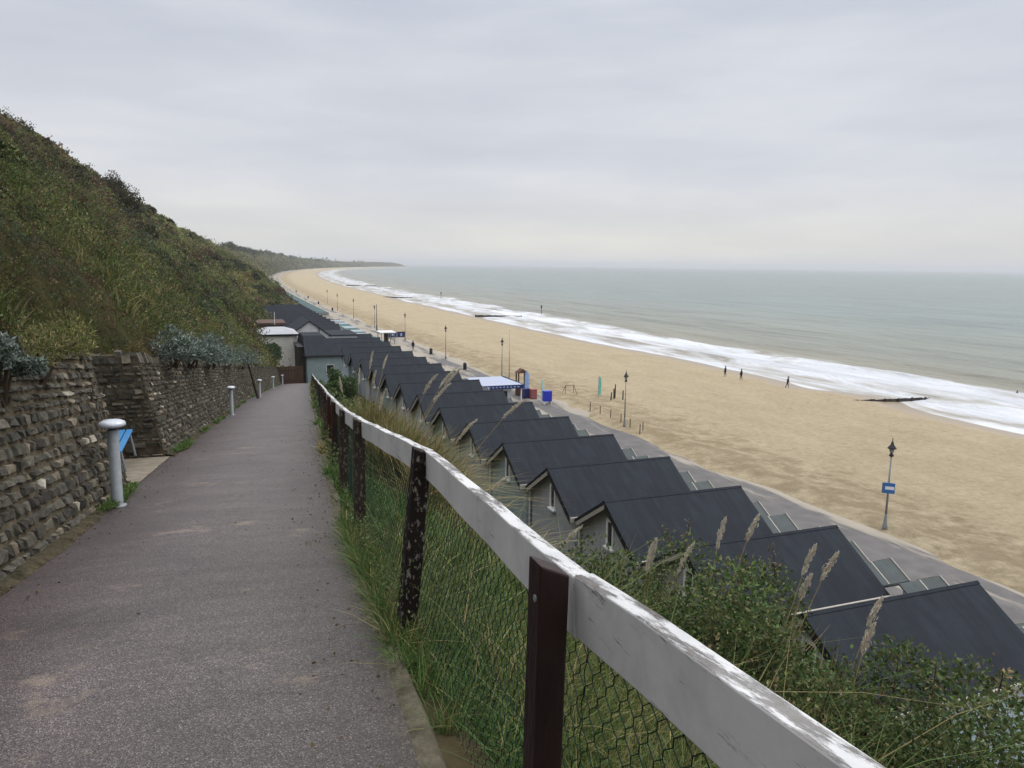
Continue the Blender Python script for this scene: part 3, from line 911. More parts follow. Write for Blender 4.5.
def m_oldpost(name, dark, light, thr):
    m = bpy.data.materials.new(name); m.use_nodes = True
    t = m.node_tree; p = t.nodes['Principled BSDF']; l = t.links.new
    c = N(t, 'ShaderNodeTexCoord'); mp2 = N(t, 'ShaderNodeMapping'); mp2.inputs['Scale'].default_value = (17, 17, 8); l(c.outputs['Object'], mp2.inputs[0])
    n2 = N(t, 'ShaderNodeTexNoise', i_Scale=2.2, i_Detail=9.0, i_Roughness=.7); l(mp2.outputs[0], n2.inputs['Vector'])
    f = ramp(t, [(thr, 0.0), (thr + .04, 1.0)]); l(n2.outputs[0], f.inputs[0])
    mx = N(t, 'ShaderNodeMix', data_type='RGBA'); l(f.outputs[0], mx.inputs[0]); mx.inputs[6].default_value = (*dark, 1); mx.inputs[7].default_value = (*light, 1)
    l(mx.outputs[2], p.inputs['Base Color']); p.inputs['Roughness'].default_value = .8; p.inputs['Specular IOR Level'].default_value = .15
    b = N(t, 'ShaderNodeBump', i_Strength=.9, i_Distance=.01); l(n2.outputs[0], b.inputs['Height']); l(b.outputs[0], p.inputs['Normal'])
    return m


M['paint'] = m_paint()
M['post_plain'] = mat('maroon_stained_wood', (.018, .007, .006), .55, .3, var=.5, vscale=6, stretch=(1, 1, .3), bump=.3)
M['post_peel'] = m_oldpost('flaking_post', (.014, .010, .008), (.20, .18, .16), .56)
M['post_grey'] = m_oldpost('grey_weathered_post', (.035, .026, .020), (.13, .115, .095), .54)
M['post_rust'] = mat('rusty_post', (.055, .020, .014), .85, .15, var=.4, vscale=7, stretch=(1, 1, .3))

fence = empty('fence', (.75, 1.66, pz(.75, 1.66)))


def fx(y): return xr(y) + np.interp(y, [-6, 1.66, 4.2, 7.2, 20, 90], [.14, .14, .15, .15, .16, .16])


py = [-3.7, -1.1, 1.62, 4.18, 7.1, 9.6, 12.0, 14.5]
while py[-1] < 83: py.append(py[-1] + 2.65)
posts = []
for i, y in enumerate(py):
    x = float(fx(y)) + {2: -.030, 4: .05}.get(i, .022); z = float(pz(x, y))
    hh = {2: 1.10, 3: 1.11, 4: 1.10, 5: 1.06}.get(i, 1.06)
    w = {2: .078, 3: .10, 4: .10}.get(i, .09)
    lx = {3: .095, 4: .01, 5: .02}.get(i, random.uniform(-.02, .02))
    b = MB()
    n = 10
    vs = []; fs = []
    for k in range(n + 1):
        q = k / n; zz = -.35 + q * (hh + .35)
        for (dx, dy) in ((-1, -1), (1, -1), (1, 1), (-1, 1)):
            jw = w * .5 * (1 + (random.uniform(-.05, .05) if i != 2 else 0))
            top = (-.018 * dx * 1.0) if k == n else 0
            vs.append((dx * jw + lx * max(0, zz), dy * jw, zz + top))
    for k in range(n):
        for e in range(4):
            fs.append((k * 4 + e, k * 4 + (e + 1) % 4, k * 4 + 4 + (e + 1) % 4, k * 4 + 4 + e))
    fs += [(0, 3, 2, 1), tuple(n * 4 + e for e in range(4))]
    b.add(vs, fs)
    m_ = M['post_plain'] if i in (1, 2) else M['post_peel'] if i in (0, 3) else M['post_grey'] if i in (4, 5) else random.choice([M['post_grey'], M['wood_dark'], M['post_grey'], M['wood_dark']])
    if i == 7: m_ = M['post_rust']
    p = b.build('post', m_, fence, bevel=.006 if i < 8 else 0)
    p.location = Vector((x, y, z)) - Vector(fence.location)
    lab = {2: 'plain dark maroon post nearest the viewer', 3: 'dark post with flaking pale patches', 4: 'grey weathered post', 7: 'rusty red post'}.get(i)
    if lab: p['label'] = lab
    posts.append((x + {2: .052}.get(i, 0), y, z, hh - (.03 if i == 2 else 0), lx))
    if i in (2, 3):
        bb = MB(); bb.tube([(-w / 2 - .004 + lx * hh, -.012, hh - .075), (-w / 2 + .01 + lx * hh, -.012, hh - .075)], .009, 10)
        q = bb.build('bolt', M['steel_grey'], p)


def railz(i): return posts[i][2] + posts[i][3] - .012


for i in range(len(posts) - 1):
    (x0, y0, z0, h0, l0), (x1, y1, z1, h1, l1) = posts[i], posts[i + 1]
    ox = .043           # rail fixed to the seaward face of the posts
    A = Vector((x0 + ox + l0 * h0, y0, railz(i))); B = Vector((x1 + ox + l1 * h1, y1, railz(i + 1)))
    if i == 2: A.z -= .012; 
    d = (B - A).normalized()
    sx = d.cross(Vector((0, 0, 1))).normalized(); up = sx.cross(d).normalized()
    b = MB(); nn = 8; vs = []; fs = []
    for k in range(nn + 1):
        q = A.lerp(B, k / nn) + up * (.004 * sin(k * 1.9 + i)) + d * (0.001 if k == 0 else -0.001 if k == nn else 0)
        for (a, c) in ((-.026, -.15), (.026, -.15), (.026, .008), (-.026, .008)):
            vs.append(q + sx * a + up * c)
    for k in range(nn):
        for e in range(4):
            fs.append((k * 4 + e, k * 4 + (e + 1) % 4, k * 4 + 4 + (e + 1) % 4, k * 4 + 4 + e))
    fs += [(0, 3, 2, 1), tuple(nn * 4 + e for e in range(4))]
    b.add([v - Vector((x0, y0, z0)) for v in vs], fs)
    r = b.build('rail', M['paint'], fence, bevel=.004 if i < 8 else 0)
    r.location = Vector((x0, y0, z0)) - Vector(fence.location)
    if i > 22: continue
    # chain link
    P0 = Vector((x0 + .05, y0, z0 - .10)); P1 = Vector((x1 + .05, y1, z1 - .10))
    T0 = A - up * .10; T1 = B - up * .10
    Lh = (P1 - P0).length
    cw, ca, cb = (.074, .021, .026) if i < 7 else (.10, .035, .035)     # hexagonal netting: width, twist length, slant height
    wr = .0017 if i < 4 else .0022 if i < 7 else .0035
    b = MB()
    ns = int(Lh / (cw / 2))
    def PT(q, h):
        tt = min(1, max(0, q / Lh)); lo = P0.lerp(P1, tt); hi = T0.lerp(T1, tt)
        H_ = (hi - lo).length; pt = lo.lerp(hi, min(1, h / H_))
        if i < 7:
            pt = pt + sx * (.03 * (float(vnoise(q * 1.9 + i * 7, h * 2.1, 81)) - .5)) + d * (.03 * (float(vnoise(q * 4, h * 4 + i * 3, 82)) - .5)) + up * (.02 * (float(vnoise(q * 3, h * 3 + i * 3, 83)) - .5))
        return pt - Vector((x0, y0, z0))
    for k in range(ns + 1):
        # strand k zigzags between column k*cw/2 and the next one
        qa, qb = k * cw / 2, (k + 1) * cw / 2
        pts = []; h = 0.0; side = k % 2
        while h < 1.02:
            q = qa if side == 0 else qb
            pts += [PT(q, h), PT(q, h + ca)]
            h += ca + cb; side = 1 - side
        b.tube(pts, wr, 3, cap=False)
    if i < 8:
        for hq in (.50,):
            b.tube([P0.lerp(T0, hq) - Vector((x0, y0, z0)), P1.lerp(T1, hq) - Vector((x0, y0, z0))], .0022, 4)
    r = b.build('wire_mesh', M['wire'], fence)
    r.location = Vector((x0, y0, z0)) - Vector(fence.location)
tag(fence, 'white-railed fence with dark weathered posts and green chain-link mesh along the right of the path', 'fence')

# ================================================================== beach lodges (dark gabled roofs)
WALLC = {'grey': m_cladding('grey_cladding', (.33, .345, .365)), 'greygreen': m_cladding('grey_green_cladding', (.27, .32, .29)),
         'palegrey': m_cladding('pale_grey_cladding', (.47, .49, .52)), 'bluegreen': m_cladding('blue_grey_cladding', (.25, .32, .325)),
         'paleblue': m_cladding('pale_blue_cladding', (.44, .55, .60)), 'white': m_cladding('white_cladding', (.60, .61, .61))}
M['door'] = mat('painted_door', (.45, .47, .47), .5, .3)
ZR, ZV = 5.0, 3.08                 # ridge and valley height above the promenade
HW = 3.15                          # half width


def make_lodge(L=7.1):
    t = empty('beach_lodge')
    th = .16
    b = MB()
    for s in (-1, 1):
        x0, x1 = -.42, L + .30
        y_e = s * (HW - .02)
        b.add([(x0, 0.0, ZR), (x1, 0.0, ZR), (x1, y_e, ZV), (x0, y_e, ZV), (x0, 0, ZR - th), (x1, 0, ZR - th), (x1, y_e, ZV - th * .8), (x0, y_e, ZV - th * .8)],
              [(0, 1, 2, 3), (4, 7, 6, 5), (3, 2, 6, 7), (0, 3, 7, 4), (1, 5, 6, 2)])
    rf = b.build('roof', M['roof'], t)
    b = MB()
    b.prism([(-.11, ZR - .045), (0, ZR + .03), (.11, ZR - .045), (.09, ZR - .07), (0, ZR + .0), (-.09, ZR - .07)], 'x', -.44, L + .32)
    b.build('ridge_cap', M['roof'], rf)
    b = MB()
    w = HW - .14
    ze = ZV + (ZR - ZV) * (HW - w) / HW - .20
    b.prism([(-w, 0), (w, 0), (w, ze), (0, ZR - .20), (-w, ze)], 'x', 0, L)
    b.build('wall', WALLC['grey'], t)
    for s in (-1, 1):       # bargeboards at the rear gable, the outer light board under a dark verge
        b = MB()
        y_e = s * (HW - .12)
        zz = ZV + .06
        b.add([(-.40, 0, ZR - .17), (-.40, y_e, zz - .17), (-.40, y_e, zz - .40), (-.40, 0, ZR - .42), (-.36, 0, ZR - .17), (-.36, y_e, zz - .17), (-.36, y_e, zz - .40), (-.36, 0, ZR - .42)],
              [(0, 1, 2, 3), (4, 7, 6, 5), (0, 4, 5, 1), (3, 2, 6, 7), (1, 5, 6, 2)])
        b.build('bargeboard', M['tan_trim'] if s > 0 else M['black'], t)
        b = MB()
        b.add([(L + .25, 0, ZR - .17), (L + .25, y_e, zz - .17), (L + .25, y_e, zz - .36), (L + .25, 0, ZR - .38), (L + .29, 0, ZR - .17), (L + .29, y_e, zz - .17), (L + .29, y_e, zz - .36), (L + .29, 0, ZR - .38)],
              [(0, 1, 2, 3), (4, 7, 6, 5), (0, 4, 5, 1), (3, 2, 6, 7), (1, 5, 6, 2)])
        b.build('bargeboard', M['trim'], t)
    # tall rear window
    f = MB()
    f.box(-.07, -.34, 2.62, .0, -.24, 3.98); f.box(-.07, .20, 2.62, .0, .36, 3.98); f.box(-.07, -.24, 3.90, .0, .20, 3.98); f.box(-.07, -.24, 2.62, 0, .20, 2.72)
    fr = f.build('window', M['white'], t)
    b = MB(); b.box(-.03, -.24, 2.72, -.005, .20, 3.90); b.build('pane', M['glass_dark'], fr)
    b = MB(); b.box(-.18, -.40, 2.53, -.0, .42, 2.62); b.build('sill', M['white'], fr)
    # box gutter in the valley and a downpipe
    b = MB(); b.box(-.44, -HW - .04, ZV - .22, L + .34, -HW + .06, ZV + .05); b.build('gutter', M['tan_trim'], t)
    b = MB(); b.tube([(-.12, HW, ZV - .2), (-.12, HW, 0)], .05, 8); b.build('downpipe', M['trim'], t)
    # seaward side: twin porches with grey-green roofs, doors
    for yc in (-1.25, .87, 2.99):
        b = MB()
        zr2, zv2 = 3.70, 3.12
        for s in (-1, 1):
            b.add([(L + .02, yc, zr2), (L + 2.2, yc, zr2), (L + 2.2, yc + s * 1.03, zv2), (L + .02, yc + s * 1.03, zv2), (L + .02, yc, zr2 - .07), (L + 2.2, yc, zr2 - .07), (L + 2.2, yc + s * 1.03, zv2 - .07), (L + .02, yc + s * 1.03, zv2 - .07)],
                  [(0, 1, 2, 3), (4, 7, 6, 5), (3, 2, 6, 7), (0, 3, 7, 4), (1, 5, 6, 2)])
        pr = b.build('porch_roof', M['roof_green'], t)
        b = MB()
        for s in (-1, 1):
            b.add([(L + 2.205, yc, zr2 + .05), (L + 2.205, yc + s * 1.06, zv2 + .03), (L + 2.205, yc + s * 1.06, zv2 - .15), (L + 2.205, yc, zr2 - .13), (L + 2.25, yc, zr2 + .05), (L + 2.25, yc + s * 1.06, zv2 + .03), (L + 2.25, yc + s * 1.06, zv2 - .15), (L + 2.25, yc, zr2 - .13)],
                  [(0, 1, 2, 3), (4, 7, 6, 5), (0, 4, 5, 1), (3, 2, 6, 7), (1, 5, 6, 2)])
        b.build('porch_bargeboard', M['tan_trim'], pr)
        b = MB()
        b.add([(L + 1.08, yc, zr2 + .02), (L + 1.14, yc, zr2 + .02), (L + 1.14, yc - 1.03, zv2 + .02), (L + 1.08, yc - 1.03, zv2 + .02), (L + 1.08, yc, zr2 + .005), (L + 1.14, yc, zr2 + .005), (L + 1.14, yc - 1.03, zv2 + .005), (L + 1.08, yc - 1.03, zv2 + .005)],
              [(0, 1, 2, 3), (0, 4, 5, 1), (1, 5, 6, 2), (2, 6, 7, 3), (3, 7, 4, 0)])
        b.build('roof_batten', M['tan_trim'], pr)
        for s in (-1, 1):
            b = MB(); b.box(L + 2.05, yc + s * .95 - .04, 0, L + 2.15, yc + s * .95 + .04, 3.08); b.build('porch_post', M['white'], t)
        b = MB(); b.box(L + .003, yc - .55, .05, L + .06, yc + .55, 2.02); d = b.build('door', M['door'], t)
        b = MB(); b.box(L + .06, yc - .04, 1.0, L + .10, yc + .04, 1.06); b.build('handle', M['black'], d)
    return t


ORD = ['nearest', 'second', 'third', 'fourth', 'fifth', 'sixth', 'seventh', 'eighth', 'ninth', 'tenth', 'eleventh', 'twelfth', 'thirteenth', 'fourteenth', 'fifteenth', 'sixteenth', 'seventeenth', 'eighteenth', 'nineteenth', 'twentieth']
lodge0 = make_lodge()
lodges = [lodge0]
for i in range(1, 17): lodges.append(copy_tree(lodge0))
cols = ['paleblue', 'grey', 'grey', 'grey', 'bluegreen', 'grey', 'greygreen', 'palegrey', 'palegrey', 'bluegreen', 'grey', 'palegrey', 'greygreen', 'paleblue', 'paleblue', 'grey', 'palegrey']
nm = {'paleblue': 'pale blue walls', 'grey': 'grey walls', 'bluegreen': 'blue-grey walls', 'greygreen': 'grey-green walls', 'palegrey': 'pale grey walls'}
for i, o in enumerate(lodges):
    o.location = (float(np.interp(18.15 + 6.36 * i, [18, 24, 37, 56, 63, 125], [17.55, 17.2, 16.85, 16.0, 15.8, 14.6])), 18.15 + 6.36 * i, ZP)
    for ch in o.children:
        if ch.name.split('.')[0] == 'wall':
            ch.material_slots[0].link = 'OBJECT'; ch.material_slots[0].material = WALLC[cols[i]]
    tag(o, f"dark-roofed beach lodge with {nm[cols[i]]}, " + ('nearest of the long row' if i == 0 else f"{ORD[i]} along from the near end"), 'beach lodge', 'dark-roofed beach lodges along the promenade')

# farther terrace of longer lodges
far0 = make_lodge(9.6)
for i in range(12):
    o = far0 if i == 0 else copy_tree(far0)
    o.location = (10.3, 141.5 + 6.1 * i, ZP)
    tag(o, f"distant dark-roofed lodge beyond the white building, " + ('nearest of' if i == 0 else ORD[i] + ' in') + " the far terrace", 'beach lodge', 'distant dark-roofed lodges in the far terrace')

# ------------------------------------------------------------------ small old beach huts
HUTC = [('white', (.62, .63, .62)), ('pale blue', (.34, .50, .58)), ('teal', (.09, .28, .27)), ('grey', (.25, .28, .30)), ('mint', (.38, .58, .50)), ('dark blue', (.05, .10, .22)), ('cream', (.60, .55, .42))]
HM = {n: m_cladding(n.replace(' ', '_') + '_hut_boards', c) for n, c in HUTC}


def make_hut():
    t = empty('beach_hut')
    b = MB(); b.prism([(-1.05, 0), (1.05, 0), (1.05, 2.0), (0, 2.55), (-1.05, 2.0)], 'x', 0, 2.6); b.build('wall', HM['white'], t)
    b = MB()
    for s in (-1, 1):
        b.add([(-.12, 0, 2.68), (2.9, 0, 2.68), (2.9, s * 1.16, 2.08), (-.12, s * 1.16, 2.08), (-.12, 0, 2.58), (2.9, 0, 2.58), (2.9, s * 1.16, 1.98), (-.12, s * 1.16, 1.98)],
              [(0, 1, 2, 3), (4, 7, 6, 5), (3, 2, 6, 7), (0, 3, 7, 4), (1, 5, 6, 2)])
    b.build('roof', M['roof_green'], t)
    b = MB(); b.box(2.603, -.6, .05, 2.66, .6, 1.9); b.build('door', M['door'], t)
    return t


hut0 = make_hut()
HR = [M['roof_green'], mat('pale_blue_roofing', (.20, .30, .34), .6, .3, var=.2), mat('teal_roofing', (.06, .14, .14), .6, .3, var=.2), mat('pale_grey_roofing', (.34, .36, .37), .6, .3, var=.2)]


def onum(i):
    T = ['', '', 'twenty', 'thirty', 'forty', 'fifty', 'sixty', 'seventy']
    if i < 20: return 'first' if i == 0 else ORD[i]
    a, b_ = divmod(i + 1, 10)
    if i + 1 == 20: return 'twentieth'
    return (T[a][:-1] + 'ieth') if b_ == 0 else T[a] + '-' + ('first' if b_ == 1 else ORD[b_ - 1])


def place_huts(ys_, x0, group, phrase):
    for i, y in enumerate(ys_):
        o = hut0 if (group is G1 and i == 0) else copy_tree(hut0)
        nme, _ = HUTC[(i * 5 + int(y) * 3) % 7]
        o.location = (x0(y), y, ZP)
        for ch in o.children:
            k = ch.name.split('.')[0]
            if k == 'wall':
                ch.material_slots[0].link = 'OBJECT'; ch.material_slots[0].material = HM[nme]
            if k == 'roof':
                ch.material_slots[0].link = 'OBJECT'; ch.material_slots[0].material = HR[(i * 3 + int(y)) % 4]
        tag(o, f"small {nme} beach hut, {onum(i)} from the near end of {phrase}", 'beach hut', group)


G1 = 'small beach huts in front of the distant lodges'
G2 = 'small beach huts at the foot of the far cliff'
place_huts(np.arange(127.5, 184, 2.45), lambda y: 23.6, G1, 'the colourful row')
place_huts(np.arange(212, 420, 3.0), lambda y: 24.6 + float(coff(y)), G2, 'the cliff-foot row')

# ------------------------------------------------------------------ white building at the end of the path
def window(parent, x0, x1, y, z0, z1, frame=None):
    f = MB(); w = .07
    f.box(x0, y - .05, z0, x0 + w, y, z1); f.box(x1 - w, y - .05, z0, x1, y, z1); f.box(x0 + w, y - .05, z1 - w, x1 - w, y, z1); f.box(x0 + w, y - .05, z0, x1 - w, y, z0 + w)
    fr = f.build('window', frame or M['white'], parent)
    b = MB(); b.box(x0 + w, y - .03, z0 + w, x1 - w, y - .005, z1 - w); b.build('pane', M['glass_dark'], fr)
    return fr


M['render_cream'] = mat('cream_render', (.60, .58, .52), .85, .1, var=.12, vscale=1.2, bump=.1)
M['white_roof'] = mat('white_felt_roof', (.35, .36, .38), .7, .2, var=.12, vscale=1)
t = empty('white_building', (4.4, 96, -12.6))
b = MB(); b.box(0, 0, 0, 4.2, 7, 5.35); b.build('wall', M['render_cream'], t)
b = MB(); b.box(-.25, -.25, 5.36, 4.45, 7.2, 5.56); b.build('fascia', M['roof'], t)
b = MB(); b.add([(-.22, -.22, 5.565), (4.42, -.22, 5.565), (4.42, 7.2, 5.565), (-.22, 7.2, 5.565), (.9, 2.6, 6.12), (3.0, 2.6, 6.12), (3.0, 4.4, 6.12), (.9, 4.4, 6.12)],
              [(0, 1, 5, 4), (1, 2, 6, 5), (2, 3, 7, 6), (3, 0, 4, 7), (4, 5, 6, 7), (0, 3, 2, 1)]); b.build('roof', M['white_roof'], t)
window(t, .5, 1.5, -.002, 3.5, 4.4)
b = MB(); b.tube([(3.85, -.06, 5.3), (3.85, -.06, 0)], .05, 8); b.build('downpipe', M['trim'], t)
b = MB(); b.tube([(1.9, 4.2, 6.4), (1.9, 4.2, 8.0)], .04, 6); b.build('vent_pipe', M['trim'], t)
tag(t, 'cream-walled building with a white low hipped roof at the end of the path', 'building')
# brick-red flat roofed outhouse behind it
t = empty('outhouse', (4.6, 104.5, -12.4))
b = MB(); b.box(0, 0, 0, 3.2, 6, 5.9); b.build('wall', mat('red_brown_brick', (.10, .065, .05), .9, .1, var=.3, vscale=6), t)
b = MB(); b.box(-.2, -.2, 5.9, 3.4, 6.2, 6.12); b.build('roof', mat('red_brown_roof', (.11, .075, .062), .9, .1, var=.3), t)
tag(t, 'low red-brown outhouse just behind the white-roofed building', 'building')

# pale grey gabled cottage behind
t = empty('gabled_cottage', (12.3, 117, ZP))
b = MB(); b.prism([(-2.9, 0), (2.9, 0), (2.9, 5.2), (0, 7.2), (-2.9, 5.2)], 'y', 0, 11); b.build('wall', WALLC['white'], t)
b = MB()
for s in (-1, 1):
    b.add([(0, -.3, 7.42), (0, 11.2, 7.42), (s * 3.2, 11.2, 5.15), (s * 3.2, -.3, 5.15), (0, -.3, 7.28), (0, 11.2, 7.28), (s * 3.2, 11.2, 5.0), (s * 3.2, -.3, 5.0)],
          [(0, 1, 2, 3), (4, 7, 6, 5), (3, 2, 6, 7), (0, 3, 7, 4), (1, 5, 6, 2)])
b.build('roof', M['roof'], t)
window(t, -.35, .45, -.002, 4.3, 5.2)
b = MB(); b.tube([(1.4, -.08, 6.2), (1.4, -.08, 0)], .06, 8); b.build('downpipe', M['black'], t)
b = MB(); b.box(2.9, .6, 0, 7.2, 9, 5.0); b.build('side_wing', WALLC['white'], t)
b = MB(); b.box(2.95, .4, 5.0, 7.4, 9.2, 5.14); b.build('wing_roof', M['roof'], t)
tag(t, 'pale grey cottage with one gable facing the viewer, beside the white-roofed building', 'building')

# dark hipped roof cafe block
t = empty('hipped_roof_block', (8.75, 88.5, ZP))
b = MB(); b.box(.35, .35, 0, 5.6, 10.5, 5.5); b.build('wall', WALLC['bluegreen'], t)
b = MB(); b.add([(0, 0, 5.5), (6.0, 0, 5.5), (6.0, 11, 5.5), (0, 11, 5.5), (.2, 3.4, 7.5), (3.4, 3.4, 7.5), (3.4, 8, 7.5), (.2, 8, 7.5)],
              [(0, 1, 5, 4), (1, 2, 6, 5), (2, 3, 7, 6), (3, 0, 4, 7), (4, 5, 6, 7), (0, 3, 2, 1)]); b.build('roof', M['roof'], t)
b = MB(); b.box(-.03, -.03, 5.36, 6.03, 11.03, 5.495); b.build('fascia', M['black'], t)
window(t, 3.2, 4.4, .345, 3.2, 4.4)
t.scale = (.74, 1, 1)
tag(t, 'blue-grey building with a dark hipped roof below the end of the path', 'building')

# boards closing the end of the path, dark box beside for the shaded passage
t = empty('boarded_screen', (5.2, 86.9, float(pz(6, 86.9)) - .2))
b = MB()
for k in range(19):
    b.box(k * .165, 0, 0, k * .165 + .155, .03, 2.15 + random.uniform(-.04, .04))
b.build('boards', M['brown'], t)
b = MB(); b.box(-.05, .035, .5, 3.2, .09, .6); b.box(-.05, .035, 1.6, 3.2, .09, 1.7); b.build('cross_rail', M['wood_dark'], t)
tag(t, 'brown upright-boarded screen closing off the far end of the path', 'fence')
t = empty('dark_passage_box', (8.25, 90.5, -13.8))  # added box, its dark colour standing in for the shaded passage
b = MB(); b.box(0, 0, 0, 1.15, 5.5, 5.6); b.build('wall', mat('passage_dark_tone', (.035, .032, .024), .9, .1, var=.4, vscale=4, stretch=(5, 5, .5)), t)
b = MB(); b.box(-.1, -.1, 5.6, 1.25, 5.6, 5.75); b.build('roof', M['black'], t)
tag(t, 'narrow dark box added for the shaded passage between white building and hipped roof', 'passage box')

# ================================================================== promenade furniture
def make_lamp():
    t = empty('street_lamp')
    b = MB(); b.lathe([(.16, 0), (.16, .25), (.11, .5), (.085, .9), (.075, 1.0)], n=12); b.build('base', M['steel_grey'], t, smooth=True)
    b = MB(); b.lathe([(.07, .9), (.045, 4.75)], n=10); b.build('pole', M['steel_grey'], t, smooth=True)
    b = MB(); b.lathe([(.03, 4.66), (.13, 4.72), (.14, 4.80), (.08, 4.88), (.05, 4.95)], n=12); b.build('collar', M['black'], t, smooth=True)
    b = MB(); b.lathe([(.10, 4.95), (.13, 5.0), (.17, 5.22)], n=12); b.build('lantern', mat_lens, t, smooth=True)
    b = MB(); b.lathe([(.27, 5.20), (.25, 5.25), (.11, 5.42), (.07, 5.58), (.025, 5.66), (.025, 5.8), (.0, 5.92)], n=14); b.build('lantern_hood', M['black'], t, smooth=True)
    return t


mat_lens = mat('lantern_glass', (.30, .30, .28), .2, .5)
lamp0 = make_lamp()
LPOS = [(38.0, 34.0), (37.3, 65.6), (37.2, 101.0), (35.6, 124.5), (36.4, 158.5), (35.9, 190.0), (36.4, 225), (37, 262), (38.6, 300)]
for i, (x, y) in enumerate(LPOS):
    o = lamp0 if i == 0 else copy_tree(lamp0)
    o.location = (x, y, ZP)
    tag(o, 'tall street lamp with black conical hood and a blue sign, nearest of the promenade lamps' if i == 0 else f"slender black-hooded street lamp by the sand, {ORD[i]} from the near end", 'street lamp', 'street lamps along the promenade')
t = empty('blue_sign', (37.9, 33.88, ZP + 2.4))
b = MB(); b.box(-.34, -.02, 0, .34, .04, .66); b.build('panel', mat('sign_blue', (.04, .14, .36), .4, .4), t)
b = MB(); b.box(-.2, -.026, .24, .30, -.0205, .44); b.build('notice', M['white'], t)
b = MB(); b.box(-.36, -.01, 0.02, -.345, .16, .64); b.build('side_return', M['navy'], t)
t.rotation_euler.z = radians(-42); tag(t, 'small blue sign with a white band fixed halfway up the nearest street lamp', 'sign')

# tall dark mast and a pale flagpole
mb = MB(); mb.lathe([(.14, 0), (.14, 1.4), (.08, 1.5), (.07, 6.4)], (34.7, 181, ZP), 8)
tag(mb.build('mast', M['black'], smooth=True), 'tall thick dark mast on the distant promenade, darker than the lamps', 'mast')
t = empty('flagpole', (37.0, 97.5, ZP))
b = MB(); b.lathe([(.09, 0), (.05, 7.2)], n=8); b.build('pole', mat('pale_pole', (.50, .42, .28), .6, .3), t, smooth=True)
b = MB(); b.lathe([(0, 7.2), (.08, 7.27), (0, 7.36)], n=8); b.build('finial', M['white'], t, smooth=True)
tag(t, 'pale cream flagpole at the edge of the sand behind the kiosk', 'flagpole')

# kiosk with pale blue-grey roof and navy fascia
t = empty('kiosk', (26.6, 76.8, ZP))
b = MB(); b.box(.4, 1.0, 0, 3.2, 5.6, 2.75); b.build('wall', M['white'], t)
b = MB(); b.add([(-.4, -.1, 3.0), (4.2, -.1, 3.0), (4.0, 6.6, 3.0), (-.4, 6.6, 3.0), (-.4, -.1, 2.82), (4.2, -.1, 2.82), (4.0, 6.6, 2.82), (-.4, 6.6, 2.82)],
              [(0, 1, 2, 3), (4, 7, 6, 5), (0, 4, 5, 1), (1, 5, 6, 2), (2, 6, 7, 3), (3, 7, 4, 0)]); rf = b.build('roof', M['pale_blue_roof'], t)
b = MB(); b.box(-.45, -.17, 2.62, 4.3, -.105, 3.04); b.box(4.25, -.1, 2.62, 4.31, 6.6, 3.04); b.build('fascia', M['navy'], t)
b = MB()
for k in range(9): b.box(.1 + k * .42, -.18, 2.76, .32 + k * .42, -.172, 2.9)
b.build('fascia_marks', mat('pale_blue_marks', (.25, .38, .62), .5, .3), t)
b = MB(); b.box(.9, .93, 1.05, 2.7, .99, 2.2); w_ = b.build('hatch', M['glass_dark'], t)
b = MB(); b.box(.8, .72, .98, 2.8, .99, 1.04); b.build('counter', M['trim'], w_)
for (px_, py_) in ((4.0, .05), (4.0, 6.4)):
    b = MB(); b.box(px_ - .06, py_ - .06, 0, px_ + .06, py_ + .06, 2.82); b.build('post', M['white'], t)
tag(t, 'promenade kiosk with a pale blue-grey flat roof and navy fascia', 'kiosk')
t = empty('cabinet', (25.2, 84.5, ZP))
b = MB(); b.box(-.6, -.5, 0, .6, .5, 2.5); b.build('cabinet', M['black'], t)
b = MB(); b.lathe([(.12, 2.5), (.12, 2.9), (.3, 3.0), (.3, 3.2), (.1, 3.35)], (0.15, 0, 0), 10); b.build('cowl', M['white'], t, smooth=True)
tag(t, 'small dark cabinet with a white cowl at the landward end of the kiosk', 'cabinet')

# dark wooden stand with posts, beside kiosk
t = empty('timber_stand', (34.5, 86.6, ZP))
for (dx, dy) in ((-.55, -.4), (.55, -.4), (-.55, .4), (.55, .4)):
    b = MB(); b.box(dx - .07, dy - .07, 0, dx + .07, dy + .07, 2.9); b.build('post', mat('stand_brown', (.10, .05, .035), .8, .2) if dx < -.5 and dy < -.3 else bpy.data.materials['stand_brown'], t)
b = MB(); b.prism([(-.75, 2.85), (.75, 2.85), (.0, 3.35)], 'y', -.55, .55); b.build('roof', bpy.data.materials['stand_brown'], t)
b = MB(); b.box(-.62, -.5, .02, .62, .5, 1.15); b.build('counter', bpy.data.materials['stand_brown'], t)
b = MB(); b.box(-.1, -.53, .4, .25, -.505, .9); b.build('poster', mat('pinkish_poster', (.42, .22, .18), .6, .2), t)
tag(t, 'dark brown timber stand with corner posts and little roof, beside the kiosk', 'stand')


def teardrop(name, loc, h, col, label):
    t = empty(name, loc)
    b = MB(); b.tube([(0, 0, 0), (0, 0, h * .75), (.08, 0, h * .93), (.25, 0, h)], [.03, .022, .018, .012], 8); b.build('pole', M['steel_grey'], t)
    b = MB()
    poly = [(0.02, .5), (.55, .62), (.62, h * .55), (.55, h * .85), (.3, h * .985), (.1, h * .94), (.02, h * .75)]
    b.prism(poly, 'y', -.012, .012); b.build('banner', mat(name + '_cloth', col, .7, .2, var=.15), t)
    b = MB(); b.box(-.3, -.3, 0, .3, .3, .05); b.build('base', M['steel_grey'], t)
    tag(t, label, 'banner')


